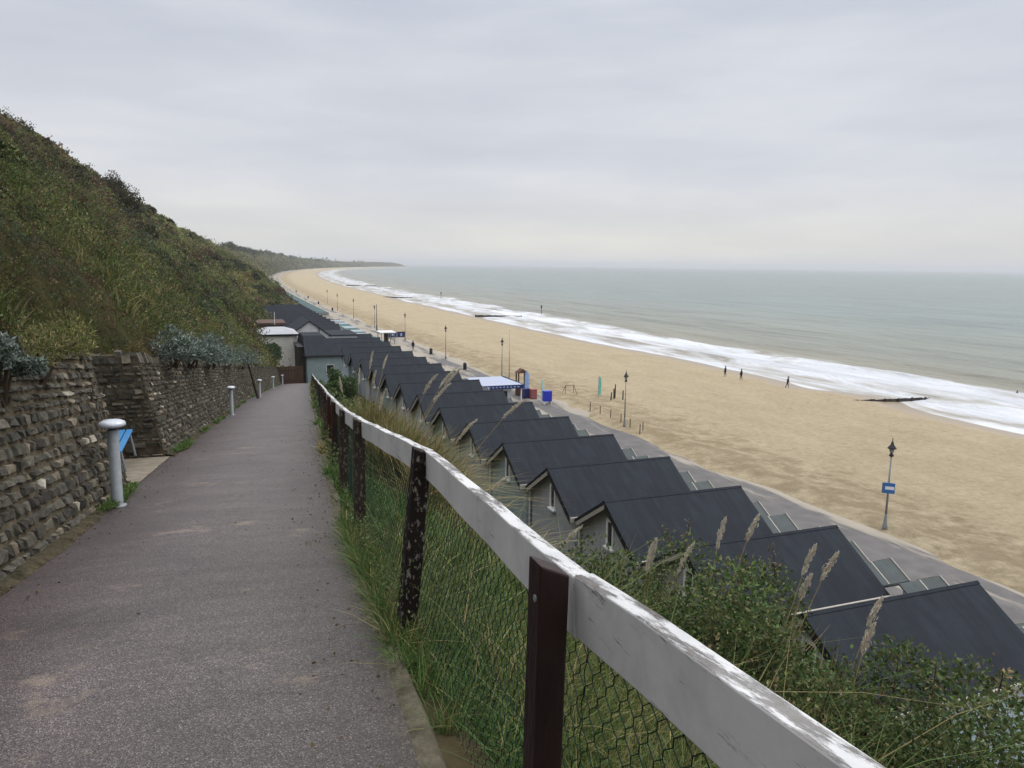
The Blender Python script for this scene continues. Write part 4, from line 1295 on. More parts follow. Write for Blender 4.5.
teardrop('feather_banner', (34.7, 86.0, ZP), 3.2, (.30, .42, .68), 'pale blue feather banner standing right beside the brown timber stand')
teardrop('feather_banner', (35.4, 82.4, ZP), 2.6, (.36, .55, .52), 'pale teal feather banner between the navy crates and the blue box')
bpy.data.objects['feather_banner.001'].rotation_euler.z = .6


def crate(loc, s, m_, label, feet=False):
    t = empty('storage_box', loc)
    b = MB(); b.box(-s[0] / 2, -s[1] / 2, .06, s[0] / 2, s[1] / 2, s[2]); b.build('body', m_, t, bevel=.03)
    b = MB(); b.box(-s[0] / 2 - .03, -s[1] / 2 - .03, s[2], s[0] / 2 + .03, s[1] / 2 + .03, s[2] + .05); b.build('lid', m_, t)
    b = MB()
    for dx in (-1, 1):
        b.box(dx * s[0] * .4 - .05, -s[1] / 2 + .02, 0, dx * s[0] * .4 + .05, s[1] / 2 - .02, .06)
    b.build('runner', M['black'], t)
    tag(t, label, 'box')


crate((34.3, 84.6, ZP), (.9, .7, 1.1), M['navy'], 'navy blue box between the timber stand and the reddish box')
crate((35.0, 83.9, ZP), (.7, .7, 1.15), mat('dusty_red', (.32, .10, .10), .6, .3), 'dusty red box standing to the right of the navy box')
t = empty('advertising_board', (35.2, 80.2, ZP))
b = MB(); b.box(-.48, -.35, .35, .48, .35, 1.55); b.build('panel', M['royal'], t, bevel=.02)
for dx in (-.4, .4):
    b = MB(); b.box(dx - .06, -.3, 0, dx + .06, .3, .35); b.build('foot', M['white'], t)
tag(t, 'bright royal blue cube-like board on white feet, right of the kiosk', 'board')
t = empty('advertising_board', (35.6, 163, ZP))
for dx in (-.95, .95):
    b = MB(); b.box(dx - .85, -.1, .15, dx + .85, .1, 1.35); p_ = b.build('panel', M['navy'], t)
    b = MB(); b.box(dx - .2, -.106, .45, dx + .2, -.1005, 1.0); b.build('notice', mat('pale_notice' if dx < 0 else 'pale_notice_b', (.35, .42, .6), .6, .3), p_)
b = MB(); b.box(-.05, -.06, 0, .05, .06, 1.4); b.build('post', M['steel_grey'], t)
tag(t, 'pair of navy blue panels side by side on the distant promenade', 'board')

# litter bins and benches along the promenade edge
BINP = [(35.0, 132), (34.8, 111), (35.3, 262), (35.8, 305), (37.2, 355), (38.8, 430)]
for i, (x, y) in enumerate(BINP):
    if i == 0:
        t = empty('litter_bin')
        b = MB(); b.lathe([(.28, 0), (.33, .06), (.33, 1.0), (.30, 1.06)], n=14); b.build('body', M['black'], t, smooth=True)
        b = MB(); b.lathe([(.34, 1.06), (.34, 1.12), (.2, 1.32), (0, 1.38)], n=14); b.build('lid', M['black'], t, smooth=True)
        bin0 = t
    else:
        t = copy_tree(bin0)
    t.location = (x, y, ZP); t.scale = (.85, .85, .8)
    tag(t, ['dark litter bin on the promenade just past the walking person', 'dark litter bin on the promenade between the walking person and the kiosk', 'dark litter bin on the far promenade, nearest of the distant four', 'dark litter bin on the far promenade, second of the distant four', 'dark litter bin on the far promenade, third of the distant four', 'dark litter bin farthest away on the promenade'][i], 'litter bin', 'dark litter bins on the promenade')
# pale roofed shelter
t = empty('beach_shelter', (31.0, 152, ZP))
b = MB(); b.box(-1.6, -2.2, 2.3, 1.6, 2.2, 2.45); b.build('roof', M['white'], t)
for dx in (-1.3, 1.3):
    for dy in (-1.9, 1.9):
        b = MB(); b.box(dx - .06, dy - .06, 0, dx + .06, dy + .06, 2.3); b.build('post', M['steel_grey'], t)
b = MB(); b.box(-.1, -1.8, 0, .1, 1.8, 2.2); b.build('screen', M['bark'], t)
tag(t, 'flat white-roofed shelter on the promenade beside the small huts', 'shelter')

# pale sandy apron by the blue board
# ------------------------------------------------------------------ things on the sand
POSTP = [(36.2, 62.4), (37.0, 63.2), (36.6, 65.0), (36.9, 67.4), (37.0, 69.8), (36.9, 72.0), (36.9, 74.4)]
PLAB = ' slender post from the second street lamp in the line along the sand'
b = MB(); b.lathe([(.05, 0), (.045, 1.1), (0, 1.13)], n=6); 
p0 = b.build('sand_post', M['wood_dark'], smooth=True)
for i, (x, y) in enumerate(POSTP):
    o = p0 if i == 0 else p0.copy()
    if i: COL.objects.link(o)
    o.location = (x + 1.0, y, ZP - .05)
    tag(o, ['first', 'second', 'third', 'fourth', 'fifth', 'sixth', 'seventh'][i] + PLAB, 'post', 'posts along the edge of the sand')


def bz(x, y): return float(beach_h(x, y))


t = empty('feather_flag', (43.6, 83.5, bz(43.6, 83.5)))
b = MB(); b.tube([(0, 0, 0), (0, 0, 2.5), (.1, 0, 2.8)], [.03, .02, .012], 8); b.build('pole', M['steel_grey'], t)
b = MB(); b.prism([(.02, .35), (.34, .42), (.42, 1.6), (.36, 2.55), (.12, 2.78), (.02, 2.4)], 'y', -.01, .01); b.build('banner', mat('teal_cloth', (.16, .50, .42), .7, .2, var=.15), t)
tag(t, 'teal feather flag standing on the sand', 'flag')
for i, (x, y, h, tl) in enumerate([(44.3, 81.5, 1.0, .10), (45.2, 82.3, 1.3, -.05), (45.9, 83.4, 1.7, .03), (46.5, 82.4, 1.2, .0)]):
    b = MB(); b.tube([(0, 0, -.2), (tl * h, 0, h)], [.09, .07], 7)
    o = b.build('stump_post', M['timber_wet'])
    o.location = (x, y, bz(x, y))
    tag(o, ['leaning short dark post in the sand closest to the teal flag', 'dark post in the sand, second to the right of the teal flag', 'tallest of the dark posts in the sand near the teal flag', 'dark post in the sand farthest right of the teal flag'][i], 'post', 'dark posts in the sand by the teal flag')
t = empty('climbing_frame', (41.3, 87, bz(41.3, 87)))
b = MB()
for (dx, dy) in ((-.8, -.5), (.8, -.5), (-.8, .5), (.8, .5)):
    b.tube([(dx, dy, 0), (dx * .7, 0, 1.1)], .03, 6)
b.build('frame', M['bark'], t)
b = MB(); b.tube([(-.6, 0, 1.1), (.6, 0, 1.1)], .03, 6); b.build('top_bar', M['bark'], t)
tag(t, 'low wooden A-shaped trestle on the sand near the kiosk', 'trestle')

# groynes
def groyne(y, x0, x1, label, rot=0.0, zt=0.75):
    t = empty('groyne', (x0, y, ZS))
    b = MB()
    Lg = x1 - x0
    for k in range(6):
        a = k * Lg / 6; e = (k + 1) * Lg / 6 - .03
        zz = .72 - .42 * (k / 5.0) * 1.0 + random.uniform(-.03, .03)
        b.box(a, -.07, -1.6, e, .07, zz)
    b.build('planking', M['timber_wet'], t)
    n = int(Lg / 2.4)
    for k in range(n + 1):
        x = k * Lg / n
        zz = .80 - .42 * (x / Lg) + random.uniform(0, .07)
        b = MB(); b.box(x - .13, -.24, -1.8, x + .13, -.075, zz); b.build('pile', M['timber_wet'], t)
    t.rotation_euler.z = rot
    tag(t, label, 'groyne', 'timber groynes')
    return t


groyne(80.6, 80.0, 98.5, 'low dark timber groyne running from the sand into the surf at right, nearest', 0.02)
groyne(262, 86, 104, 'dark timber groyne in the surf at mid-distance', 0)
groyne(418, 84, 100, 'small distant dark groyne beyond the mid-distance one', 0)
groyne(640, 98, 122, 'tiny far-off dark groyne where the surf narrows', 0)
for (x, y, lab) in ((117.5, 275, 'upright marker post with dark top standing in the sea at mid-distance'), (116, 415, 'upright marker post in the sea, farther off than the other'), (112.6, 79.0, 'dark marker buoy low in the water at the right edge of the picture')):
    t = empty('sea_marker', (x, y, ZS))
    if y > 100:
        b = MB(); b.tube([(0, 0, -2), (0, 0, 2.6)], [.14, .12], 8); b.build('pole', M['timber_wet'], t)
        b = MB(); b.lathe([(.32, 2.3), (.32, 3.1), (0, 3.5)], n=8); b.build('topmark', M['black'], t)
    else:
        b = MB(); b.lathe([(.1, -.3), (.45, 0), (.42, .35), (.15, .55), (.12, .75)], n=12); b.build('float', M['timber_wet'], t, smooth=True)
        b = MB(); b.lathe([(.04, .7), (.04, 1.0)], n=6); b.build('stem', M['timber_wet'], t)
    tag(t, lab, 'sea marker')

# ================================================================== vegetation
VB = 1.28
def leaf_mesh(name, P, Nn, size, col, mt, parent=None, aspect=.55, origin=None, fold=.25):
    """one folded rhombic leaf per row: P centre, Nn axis direction (random), size length"""
    n = len(P)
    A = Nn / np.linalg.norm(Nn, axis=1, keepdims=True)
    R_ = rng.normal(size=(n, 3)); B = np.cross(A, R_); B /= np.linalg.norm(B, axis=1, keepdims=True) + 1e-9
    C_ = np.cross(A, B)
    s = np.asarray(size).reshape(-1, 1)
    v0 = P - A * s * .5; v2 = P + A * s * .5
    v1 = P + B * s * .5 * aspect + C_ * s * fold * .5 - A * s * .05; v3 = P - B * s * .5 * aspect + C_ * s * fold * .5 - A * s * .05
    V = np.stack([v0, v1, v2, v3], 1).reshape(-1, 3)
    if origin is not None: V = V - np.asarray(origin)
    F = np.arange(n * 4).reshape(n, 4)
    F = np.concatenate([F[:, [0, 1, 2]], F[:, [0, 2, 3]]])
    o = np_mesh(name, V, F, mt, col=np.clip(np.repeat(np.asarray(col) * (VB if mt is M['leaf'] else 1), 4, 0), 0, .8), parent=parent)
    if origin is not None and parent is None: o.location = origin
    return o


def blade_mesh(name, P, H, lean, col, mt, parent=None, width=.008, origin=None, curve=.5):
    """three-segment grass blades; P base, H height (n), lean (n,2) horizontal tip offset"""
    n = len(P)
    th = rng.uniform(0, 2 * pi, n); W_ = np.stack([np.cos(th), np.sin(th), np.zeros(n)], 1) * np.asarray(width).reshape(-1, 1)
    L3 = np.concatenate([lean, np.zeros((n, 1))], 1)
    up = np.array([0, 0, 1.0])
    rows = []
    for q, w in ((0, 1), (.4, .85), (.75, .55), (1, .06)):
        zc = (q - curve * .45 * q * q * np.minimum(1.6, np.linalg.norm(lean, axis=1) / H)) * H
        c = P + L3 * (q ** 1.8) + up * zc[:, None]
        rows += [c - W_ * w, c + W_ * w]
    V = np.stack(rows, 1).reshape(-1, 3)
    if origin is not None: V = V - np.asarray(origin)
    b = (np.arange(n) * 8)[:, None]
    F = np.concatenate([b + np.array([[0, 1, 3, 2]]), b + np.array([[2, 3, 5, 4]]), b + np.array([[4, 5, 7, 6]])])
    shade = np.tile(np.array([.8, .8, .95, .95, 1.05, 1.05, 1.15, 1.15]), n)[:, None]
    o = np_mesh(name, V, F, mt, col=np.clip(np.repeat(np.asarray(col) * VB, 8, 0), 0, .8), parent=parent)
    if origin is not None and parent is None: o.location = origin
    return o


def jitter(c, n, s=.3):
    c = np.asarray(c, float)
    k = rng.uniform(1 - s, 1 + s, (n, 1))
    return np.clip(c * k * rng.uniform(.88, 1.12, (n, 3)), 0, 1)


# ---- undergrowth covering the hillside -------------------------------------------------
PAL = np.array([(.058, .085, .022), (.085, .100, .027), (.120, .112, .040), (.085, .058, .034), (.034, .040, .018), (.155, .130, .062), (.045, .066, .036), (.060, .042, .026)])
def hill_cover():
    Pc = []; Ac = []; Sc = []; Cc = []
    # y chosen so that the density falls off with distance
    n = 36000
    yy = np.exp(np.where(rng.random(n) < .5, rng.uniform(np.log(5.0), np.log(90), n), rng.uniform(np.log(5.0), np.log(3600), n))) - 3.0
    uq = rng.uniform(0, 1, n) ** 1.05
    x, z = hill_pt(yy, uq)
    dist = np.sqrt(x * x + yy * yy)
    keep = (yy < 3500)
    x, z, yy, uq, dist = x[keep], z[keep], yy[keep], uq[keep], dist[keep]
    n = len(x)
    # patches of kinds
    k1 = fbm(yy / 9 + uq * 2, uq * 6 + yy / 40, 91, 4) + .10 * rng.normal(size=n)
    kind = np.select([k1 < .34, k1 < .44, k1 < .50, k1 < .55, k1 < .61, k1 < .67], [4, 0, 1, 2, 3, 1], 6)
    kind = np.where(rng.random(n) < .22, rng.integers(0, 8, n), kind)
    kind = np.where((uq + .35 * (fbm(yy / 20, uq * 3, 93) - .5) > .50) & (rng.random(n) < .60) & (yy < 170), np.where(rng.random(n) < .6, 7, np.where(rng.random(n) < .5, 4, 3)), kind)
    kind = np.where((yy > 170) & (rng.random(n) < .5), 2, kind)
    rad = np.where(dist > 330, 1.0 + dist * .0035, np.clip(dist * .0115, .22, 1.3)) * rng.uniform(.6, 1.6, n)
    rad = np.where(uq > .88, rad * .5, rad)
    bigk = (fbm(yy / 13, uq * 5, 95, 3) > .56) & (rng.random(n) < .35)
    rad = np.where(bigk, rad * 1.7, rad)
    big_ = np.clip(-.15 + 2.5 * fbm(yy / 14, uq * 4 + yy / 60, 97, 3), .42, 1.9)  # broad patch tone of the growth, gully shade put into the leaf colour
    for i in range(n):
        m_ = 30 if dist[i] < 60 else 24 if dist[i] < 330 else 12
        r = rad[i]
        d = rng.normal(size=(m_, 3)); d /= np.linalg.norm(d, axis=1, keepdims=True)
        d[:, 2] = np.abs(d[:, 2]); q = rng.uniform(.45, 1.0, (m_, 1))
        p = d * q * np.array([r, r * 1.1, r * (.95 if not bigk[i] else 1.0)]) + np.array([x[i], yy[i], z[i] - .12 * r])
        Pc.append(p); ax = d * .5 + rng.normal(size=(m_, 3)) * .5 + np.array([0, 0, .45]); Ac.append(ax)
        ls = (np.clip(dist[i] * .0024, .040, .50) if dist[i] < 330 else dist[i] * .0018) * (1.0 if kind[i] != 5 else 1.3)
        Sc.append(rng.uniform(.7, 1.5, m_) * ls)
        Cc.append(jitter(PAL[kind[i]] * rng.uniform(.7, 1.35) * big_[i], m_, .18))
    # rounded bushes: dense shells of leaves
    for k in range(420):
        y0_ = float(np.exp(rng.uniform(np.log(12), np.log(420))) - 4); u0_ = rng.uniform(.03, .97)
        x0_, z0_ = hill_pt(np.array([y0_]), np.array([u0_])); D = sqrt(float(x0_[0]) ** 2 + y0_ ** 2)
        r = (.35 + D * .010) * rng.uniform(.6, 1.5); r = min(r, 3.2) * (.6 if u0_ > .85 else 1)
        m_ = 320
        d = rng.normal(size=(m_, 3)); d /= np.linalg.norm(d, axis=1, keepdims=True); d[:, 2] = np.abs(d[:, 2]) - .15
        q = rng.uniform(.78, 1.0, (m_, 1)) * (1 + .16 * np.sin(d[:, :1] * 5 + k) * np.cos(d[:, 1:2] * 6))
        Pc.append(d * q * np.array([r, r * 1.15, r * .85]) + np.array([float(x0_[0]), y0_, float(z0_[0])]))
        Ac.append(d * .3 + rng.normal(size=(m_, 3)) * .6); Sc.append(rng.uniform(.6, 1.4, m_) * np.clip(D * .0027, .05, .6))
        Cc.append(jitter(PAL[rng.choice([0, 1, 4, 4, 6, 7, 3, 2])] * rng.uniform(.55, 1.15), m_, .28))
    return np.concatenate(Pc), np.concatenate(Ac), np.concatenate(Sc), np.concatenate(Cc)


P_, A_, S_, C_ = hill_cover()
o = leaf_mesh('undergrowth', P_, A_, S_, C_, M['leaf'], aspect=.6)
tag(o, 'mixed scrub, bracken and heath covering the whole hillside above the wall', 'scrub', kind='stuff')

# long grass on the hillside near the viewer
n = 26000
yy = np.exp(rng.uniform(np.log(6), np.log(75), n)) - 3.0
uq = rng.uniform(0, 1, n) ** 1.8 * .75
x, z = hill_pt(yy, uq)
dist = np.sqrt(x * x + yy * yy)
g = fbm(yy / 2.5, uq * 16, 101, 3)
keep = g > .57
x, yy, z, dist, g = x[keep], yy[keep], z[keep], dist[keep], g[keep]; n = len(x)
H = rng.uniform(.15, .50, n) * (1 + dist / 80); lean = rng.normal(size=(n, 2)) * H[:, None] * .38 + np.array([.18, -.02]) * H[:, None]
cg = np.where((rng.random(n) < .35)[:, None], np.array([[.17, .145, .062]]), np.array([[.065, .085, .024]])) * rng.uniform(.6, 1.4, (n, 1))
o = blade_mesh('hill_grass', np.stack([x, yy, z - .05], 1), H, lean, cg, M['leaf'], width=np.clip(dist * .0011, .006, .05))
tag(o, 'tufts of long olive and straw coloured grass on the slope above the wall', 'grass', kind='stuff')


# ---- grass of the bank, from the path edge down to the lodges ---------------------------
def bank_grass():
    n = 150000
    yy = np.exp(rng.uniform(np.log(2.2), np.log(88), n)) - 1.6
    e = xr(yy)
    w = 15.4 - e
    q = rng.uniform(0, 1, n) ** 2.3
    x = e + .02 + w * q
    dist = np.sqrt(x * x + yy * yy)
    near_edge = (x - e) < .45
    z = bank_z(x, yy)
    g = fbm(x / .9, yy / 1.1, 111, 3)
    # bare scrape at the fence foot near the viewer
    bare = (yy < 4.0) & ((x - e) < .50 + .25 * (g - .5)) & (g > .36)
    bare2 = (g < .34) & (rng.random(n) < .6) & (dist < 12)
    edge_free = (x - e < .08) & (yy < 40) & (g < .62)
    keep = ~(bare | bare2 | edge_free)
    x, yy, z, dist, g, e = [a[keep] for a in (x, yy, z, dist, g, e)]
    n = len(x)
    H = rng.uniform(.08, .30, n) * (1 + np.clip((x - e) / 3, 0, 1.0)) * (.55 + g)
    tall = (rng.random(n) < .07); H = np.where(tall, H * 1.9, H)
    H = np.where((x - e) < .3, H * .75, H); H = H * np.where(yy > 9, .75, 1.0)
    lean = rng.normal(size=(n, 2)) * H[:, None] * .55 + np.array([.15, -.10]) * H[:, None]
    lush = fbm(x / 3.2, yy / 3.8, 113, 3)
    far = np.clip((yy - 14) / 16, 0, 1)
    lush = lush - far * .16
    c1 = np.array([.055, .105, .024]); c2 = np.array([.080, .100, .028]); c3 = np.array([.23, .185, .085])
    t1 = np.clip((.56 - lush) * 6, 0, 1)[:, None]
    c = c1 * (1 - t1) + c2 * t1
    dry = (rng.random(n) < np.where(yy < 9, .35, 1.0)) & (rng.random(n) < np.clip(.10 + (.5 - lush) * 2.2, .05, .75))
    c = np.where(dry[:, None], c3, c) * rng.uniform(.55, 1.4, (n, 1))
    return blade_mesh('bank_grass', np.stack([x, yy, z - .03], 1), H, lean, c, M['leaf'], width=np.clip(dist * .0011, .0035, .045))


o = bank_grass()
tag(o, 'rough green and straw grass on the bank below the fence', 'grass', kind='stuff')
n = 70000
yy = .2 + 7.5 * rng.uniform(0, 1, n) ** 1.3; e_ = xr(yy); x = e_ + .05 + 4.2 * rng.uniform(0, 1, n) ** 1.5
g = fbm(x / .7, yy / .8, 141, 3)
keep = ~((yy < 3.2) & (x - e_ < .32) & (g > .38)) & (g > .30) & ~((x - e_ < .12) & (yy < 3.6))
x, yy, g = x[keep], yy[keep], g[keep]; n = len(x); z = bank_z(x, yy)
H = rng.uniform(.07, .26, n) * (.5 + g) ; lean = rng.normal(size=(n, 2)) * H[:, None] * .6
c = np.where((rng.random(n) < .16)[:, None], np.array([[.20, .17, .07]]), np.array([[.055, .105, .024]])) * rng.uniform(.45, 1.4, (n, 1))
o = blade_mesh('near_grass', np.stack([x, yy, z - .02], 1), H, lean, c, M['leaf'], width=rng.uniform(.0018, .004, n))
tag(o, 'short green grass round the fence foot nearest the viewer', 'grass', kind='stuff')
# low leafy weeds mixed in
n = 60000
yy = np.exp(rng.uniform(np.log(2.2), np.log(80), n)) - 1.6
e = xr(yy); x = e + .12 + (15.2 - e) * rng.uniform(0, 1, n) ** 2.2
g = fbm(x / 1.1, yy / 1.3, 121, 3); keep = (g > .53) & ~((yy < 4.0) & (x - e < .7))
x, yy, g = x[keep], yy[keep], g[keep]; n = len(x); dist = np.sqrt(x * x + yy * yy)
z = bank_z(x, yy) + rng.uniform(.02, .32, n) * (g - .45) * 6 * (1 + dist / 60)
o = leaf_mesh('bank_weeds', np.stack([x, yy, z], 1), rng.normal(size=(n, 3)) + [0, 0, .4], np.clip(dist * .0045, .022, .30) * rng.uniform(.6, 1.4, n),
              jitter((.062, .085, .030), n, .45), M['leaf'], aspect=.6)
tag(o, 'low leafy weeds growing through the grass of the bank', 'weeds', kind='stuff')
# weeds along the wall foot
n = 16000
yy = rng.uniform(1.5, 84, n) ** 1.0
yy = np.exp(rng.uniform(np.log(4), np.log(84), n))
g = vnoise(yy * .9, 0, 131); keep = (g > .52) & ((yy < R0 - .1) | (yy > R1 + .1)); yy = yy[keep]; g = g[keep]; n = len(yy)
x = wall_x(yy) + .04 + rng.uniform(0, .34, n) * (g - .35); z = pz(x, yy) + .02
Hh = rng.uniform(.03, .09, n) * (1 + (g - .5)); dist = yy
o = blade_mesh('verge_weeds', np.stack([x, yy, z], 1), Hh, rng.normal(size=(n, 2)) * .06, jitter((.07, .11, .03), n, .35), M['leaf'], width=np.clip(dist * .0010, .004, .02))
tag(o, 'small green weeds rooted along the foot of the stone wall', 'weeds', kind='stuff')


# ---- shrubs ---------------------------------------------------------------------------
def shrub(name, loc, rx_, ry_, rz_, nleaf, size, cols, label, cat='shrub', group=None, stems=7, leaf_aspect=.6, tops=0, seed=0, mt=None, top_cols=None):
    r = np.random.default_rng(1000 + seed)
    t = empty(name, loc)
    # lumps
    nl = max(7, int(9 * (rx_ * ry_ * rz_) ** .33))
    lc = r.normal(size=(nl, 3)); lc /= np.linalg.norm(lc, axis=1, keepdims=True); lc[:, 2] = np.abs(lc[:, 2]) * .9
    lc = lc * r.uniform(.35, .78, (nl, 1)) * np.array([rx_, ry_, rz_])
    lr = r.uniform(.28, .5, nl) * min(rx_, ry_, rz_)
    idx = r.integers(0, nl, nleaf)
    d = r.normal(size=(nleaf, 3)); d /= np.linalg.norm(d, axis=1, keepdims=True)
    q = r.uniform(.35, 1.05, (nleaf, 1)) ** .6
    P = lc[idx] + d * q * lr[idx][:, None]
    P[:, 2] = np.maximum(P[:, 2], r.uniform(0, .15, nleaf))
    ax = d * .6 + r.normal(size=(nleaf, 3)) * .6 + np.array([0, 0, .3])
    cc = np.asarray(cols)[r.integers(0, len(cols), nleaf)] * r.uniform(.6, 1.4, (nleaf, 1))
    cc *= (r.uniform(.75, 1.25, nl)[idx])[:, None]
    leaf_mesh('foliage', P, ax, size * r.uniform(.6, 1.35, nleaf), cc, mt or M['leaf'], parent=t, aspect=leaf_aspect)
    b = MB()
    for k in range(stems):
        e = lc[r.integers(0, nl)] * 1.0
        s0 = (r.uniform(-.12, .12) * rx_, r.uniform(-.12, .12) * ry_, -.25)
        mid = (e[0] * .45 + r.uniform(-.08, .08), e[1] * .45, e[2] * .5)
        b.tube([s0, mid, tuple(e)], [.022 * rz_ + .006, .014, .006], 5)
    if tops:
        PP = []; CC = []
        for k in range(tops):
            i_ = r.integers(0, nl); s0 = lc[i_] + np.array([r.uniform(-.2, .2), r.uniform(-.2, .2), lr[i_] * .6])
            hgt = r.uniform(.18, .5)
            e = s0 + np.array([r.uniform(-.1, .1), r.uniform(-.1, .1), hgt])
            b.tube([tuple(s0), tuple((s0 + e) / 2 + [.01, 0, 0]), tuple(e)], [.006, .004, .003], 4)
            m_ = 26
            tt = r.uniform(.05, 1, m_)
            PP.append(s0 + (e - s0) * tt[:, None] + r.normal(size=(m_, 3)) * .035)
            CC.append(np.asarray(top_cols or cols)[r.integers(0, len(top_cols or cols), m_)] * r.uniform(.7, 1.4, (m_, 1)))
        PP = np.concatenate(PP); CC = np.concatenate(CC)
        leaf_mesh('young_leaves', PP, r.normal(size=PP.shape) + [0, 0, .5], size * r.uniform(.5, 1.0, len(PP)), CC, mt or M['leaf'], parent=t, aspect=leaf_aspect)
    b.build('stem', M['bark'], t)
    tag(t, label, cat, group)
    return t


DG = [(.042, .072, .022), (.055, .092, .028), (.075, .105, .032), (.034, .054, .019), (.10, .12, .042), (.085, .085, .038)]
RT = [(.16, .11, .06), (.12, .135, .045), (.20, .17, .08), (.11, .08, .045)]
GR = 'dense shrubs on the bank below the fence'


def at_ray(px, py, dist):
    """point seen at a pixel of the photograph at a horizontal distance: only used once to find real positions"""
    d = _r2 * ((px - 512) / 760) + _u2 * ((384 - py) / 760) + _f
    h = sqrt(d.x * d.x + d.y * d.y)
    return (d.x / h * dist, d.y / h * dist, 1.6 + d.z / h * dist)


SH = [  # pixel of the crown top, distance, half width, leaves, label
    (606, 566, 8.2, 1.0, 3600, 'feathery green shrub directly behind the rail right of the maroon post'),
    (745, 598, 6.4, .9, 4200, 'bushy shrub between the reddish-tipped shrub and the rail'),
    (640, 568, 9.0, 1.25, 4200, 'dark green shrub behind the rail, leftmost of the dense shrubs by the near lodges'),
    (715, 590, 8.0, 1.15, 5200, 'reddish-tipped green shrub in the middle of the bank beside two pale reed plumes'),
    (690, 655, 6.0, .95, 5200, 'dark shrub low behind the rail, below the reddish-tipped one'),
    (790, 628, 6.6, 1.05, 5600, 'dense leafy shrub overlapping the nearest lodge roof'),
    (850, 668, 5.6, .85, 5200, 'glossy green shrub just above the near end of the rail'),
    (900, 660, 6.4, .85, 4200, 'brownish-topped shrub in front of the nearest lodge roof'),
    (965, 705, 5.6, .80, 3800, 'open twiggy shrub before the pale blue end wall'),
    (1000, 690, 6.4, .9, 3000, 'fuller dark shrub hiding the corner of the nearest lodge'),
    (1030, 722, 5.4, .70, 2600, 'sparse shrub at the lower right edge of the picture'),
    (770, 735, 4.4, .70, 4200, 'low shrub tucked directly behind the white rail, lower right'),
]
for i, (px_, py_, D_, rr, nl_, lab) in enumerate(SH):
    p = at_ray(px_, py_, D_)
    zb = float(bank_z(p[0], p[1]))
    hz = max(.9, (p[2] - zb) * 1.7)
    shrub('leafy_shrub', (p[0], p[1], zb - .05), rr * 1.15, rr * 1.2, hz, int(nl_ * 2.3), .040 if D_ < 6.2 else .048, DG, lab, group=GR, tops=14 if i not in (0, 1, 4, 10) else 0, seed=i, top_cols=RT, stems=8)

# silver-leaved shrubs along the wall top
SV = [(.11, .135, .115), (.15, .18, .16), (.07, .095, .07), (.04, .058, .036), (.20, .235, .215)]
SP = [(7.75, .03, .34, .55, .48, 3600, 'silver-leaved shrub spilling over the near end of the stone wall at the left edge'),
      (18.5, .01, .9, .9, .70, 2600, 'silver-grey shrub on the wall top just past the bench recess'),
      (22.0, .01, 1.0, 1.2, .85, 2800, 'broad silver-grey shrub on the wall top, second past the recess'),
      (27.0, .01, 1.0, 1.6, 1.0, 2800, 'large silver-grey shrub overhanging the middle of the stone wall'),
      (34.0, .01, 1.1, 1.6, 1.1, 2200, 'silver-green shrub on the wall above the second bollard light'),
      (44.0, .01, 1.2, 1.6, 1.2, 2000, 'silver-grey shrub on the wall, last before the bend of the wall top')]
for i, (y, q, a, b_, c_, nl_, lab) in enumerate(SP):
    x, z = hill_pt(np.array([y]), np.array([0.0]))
    shrub('silver_shrub', (float(x[0]) + (.3 if i else .22), y, float(z[0]) + (.0 if i else -.36)), a, b_, c_, nl_, .05 if y < 10 else .085, SV, lab, group='silver-leaved shrubs along the wall top', seed=40 + i, leaf_aspect=.42)
# a single silver plant
shrub('silver_plant', (-2.35, 13.0, .25), .28, .25, .45, 260, .06, SV, 'small lone silvery plant in the grass above the bench recess', cat='plant', seed=60, leaf_aspect=.35)
# rusty bracken hanging over the wall
for i, (y, lab) in enumerate([(16.8, 'tuft of straw and rust-brown bracken drooping over the wall past the recess'), (9.0, 'olive and yellow grassy tuft on the wall top left of the recess')]):
    x, z = hill_pt(np.array([y]), np.array([.0]))
    shrub('bracken_tuft', (float(x[0]) + .2, y, float(z[0]) - .2), .55, .9, .65, 1800, .07, [(.17, .13, .055), (.13, .085, .04), (.11, .12, .04)] if i == 0 else [(.14, .14, .05), (.10, .12, .035), (.2, .17, .08)], lab, cat='bracken', seed=70 + i, leaf_aspect=.25)

# dark bushes on the slope and along its skyline
HB = []
for i, (y, u, a, h, lab) in enumerate([
        (150, .93, 6.0, 3.4, 'rounded dark thicket forming the bump on the skyline of the hill'),
        (128, .82, 5.0, 3.4, 'dark brown-green thicket in the shadowed gully just below the skyline bump'),
        (112, .66, 4.0, 2.8, 'dark thicket in the gully at the middle of the hillside'),
        (95, .52, 2.6, 1.8, 'dark green bush low in the gully of the hillside'),
        (215, .97, 4.0, 2.6, 'small dark bush on the skyline beyond the bump'),
        (41, .30, 1.4, 1.2, 'dark green bush on the slope above the silver shrubs'),
        (23, .22, 1.0, .8, 'deep green bush on the grassy slope at left'),
        (66, .22, 2.0, 1.5, 'green bush on the slope left of the white-roofed building')]):
    x, z = hill_pt(np.array([float(y)]), np.array([u]))
    cs = [(.030, .036, .016), (.045, .050, .020), (.055, .038, .022), (.022, .026, .013)] if i in (0, 1, 2, 4) else DG
    shrub('hill_bush', (float(x[0]), float(y), float(z[0]) - .5), a * .8, a, h, 9000 if y > 80 else 3600, .30 if y > 80 else .13, cs, lab, cat='bush', group='dark bushes on the hillside', seed=80 + i, stems=6)
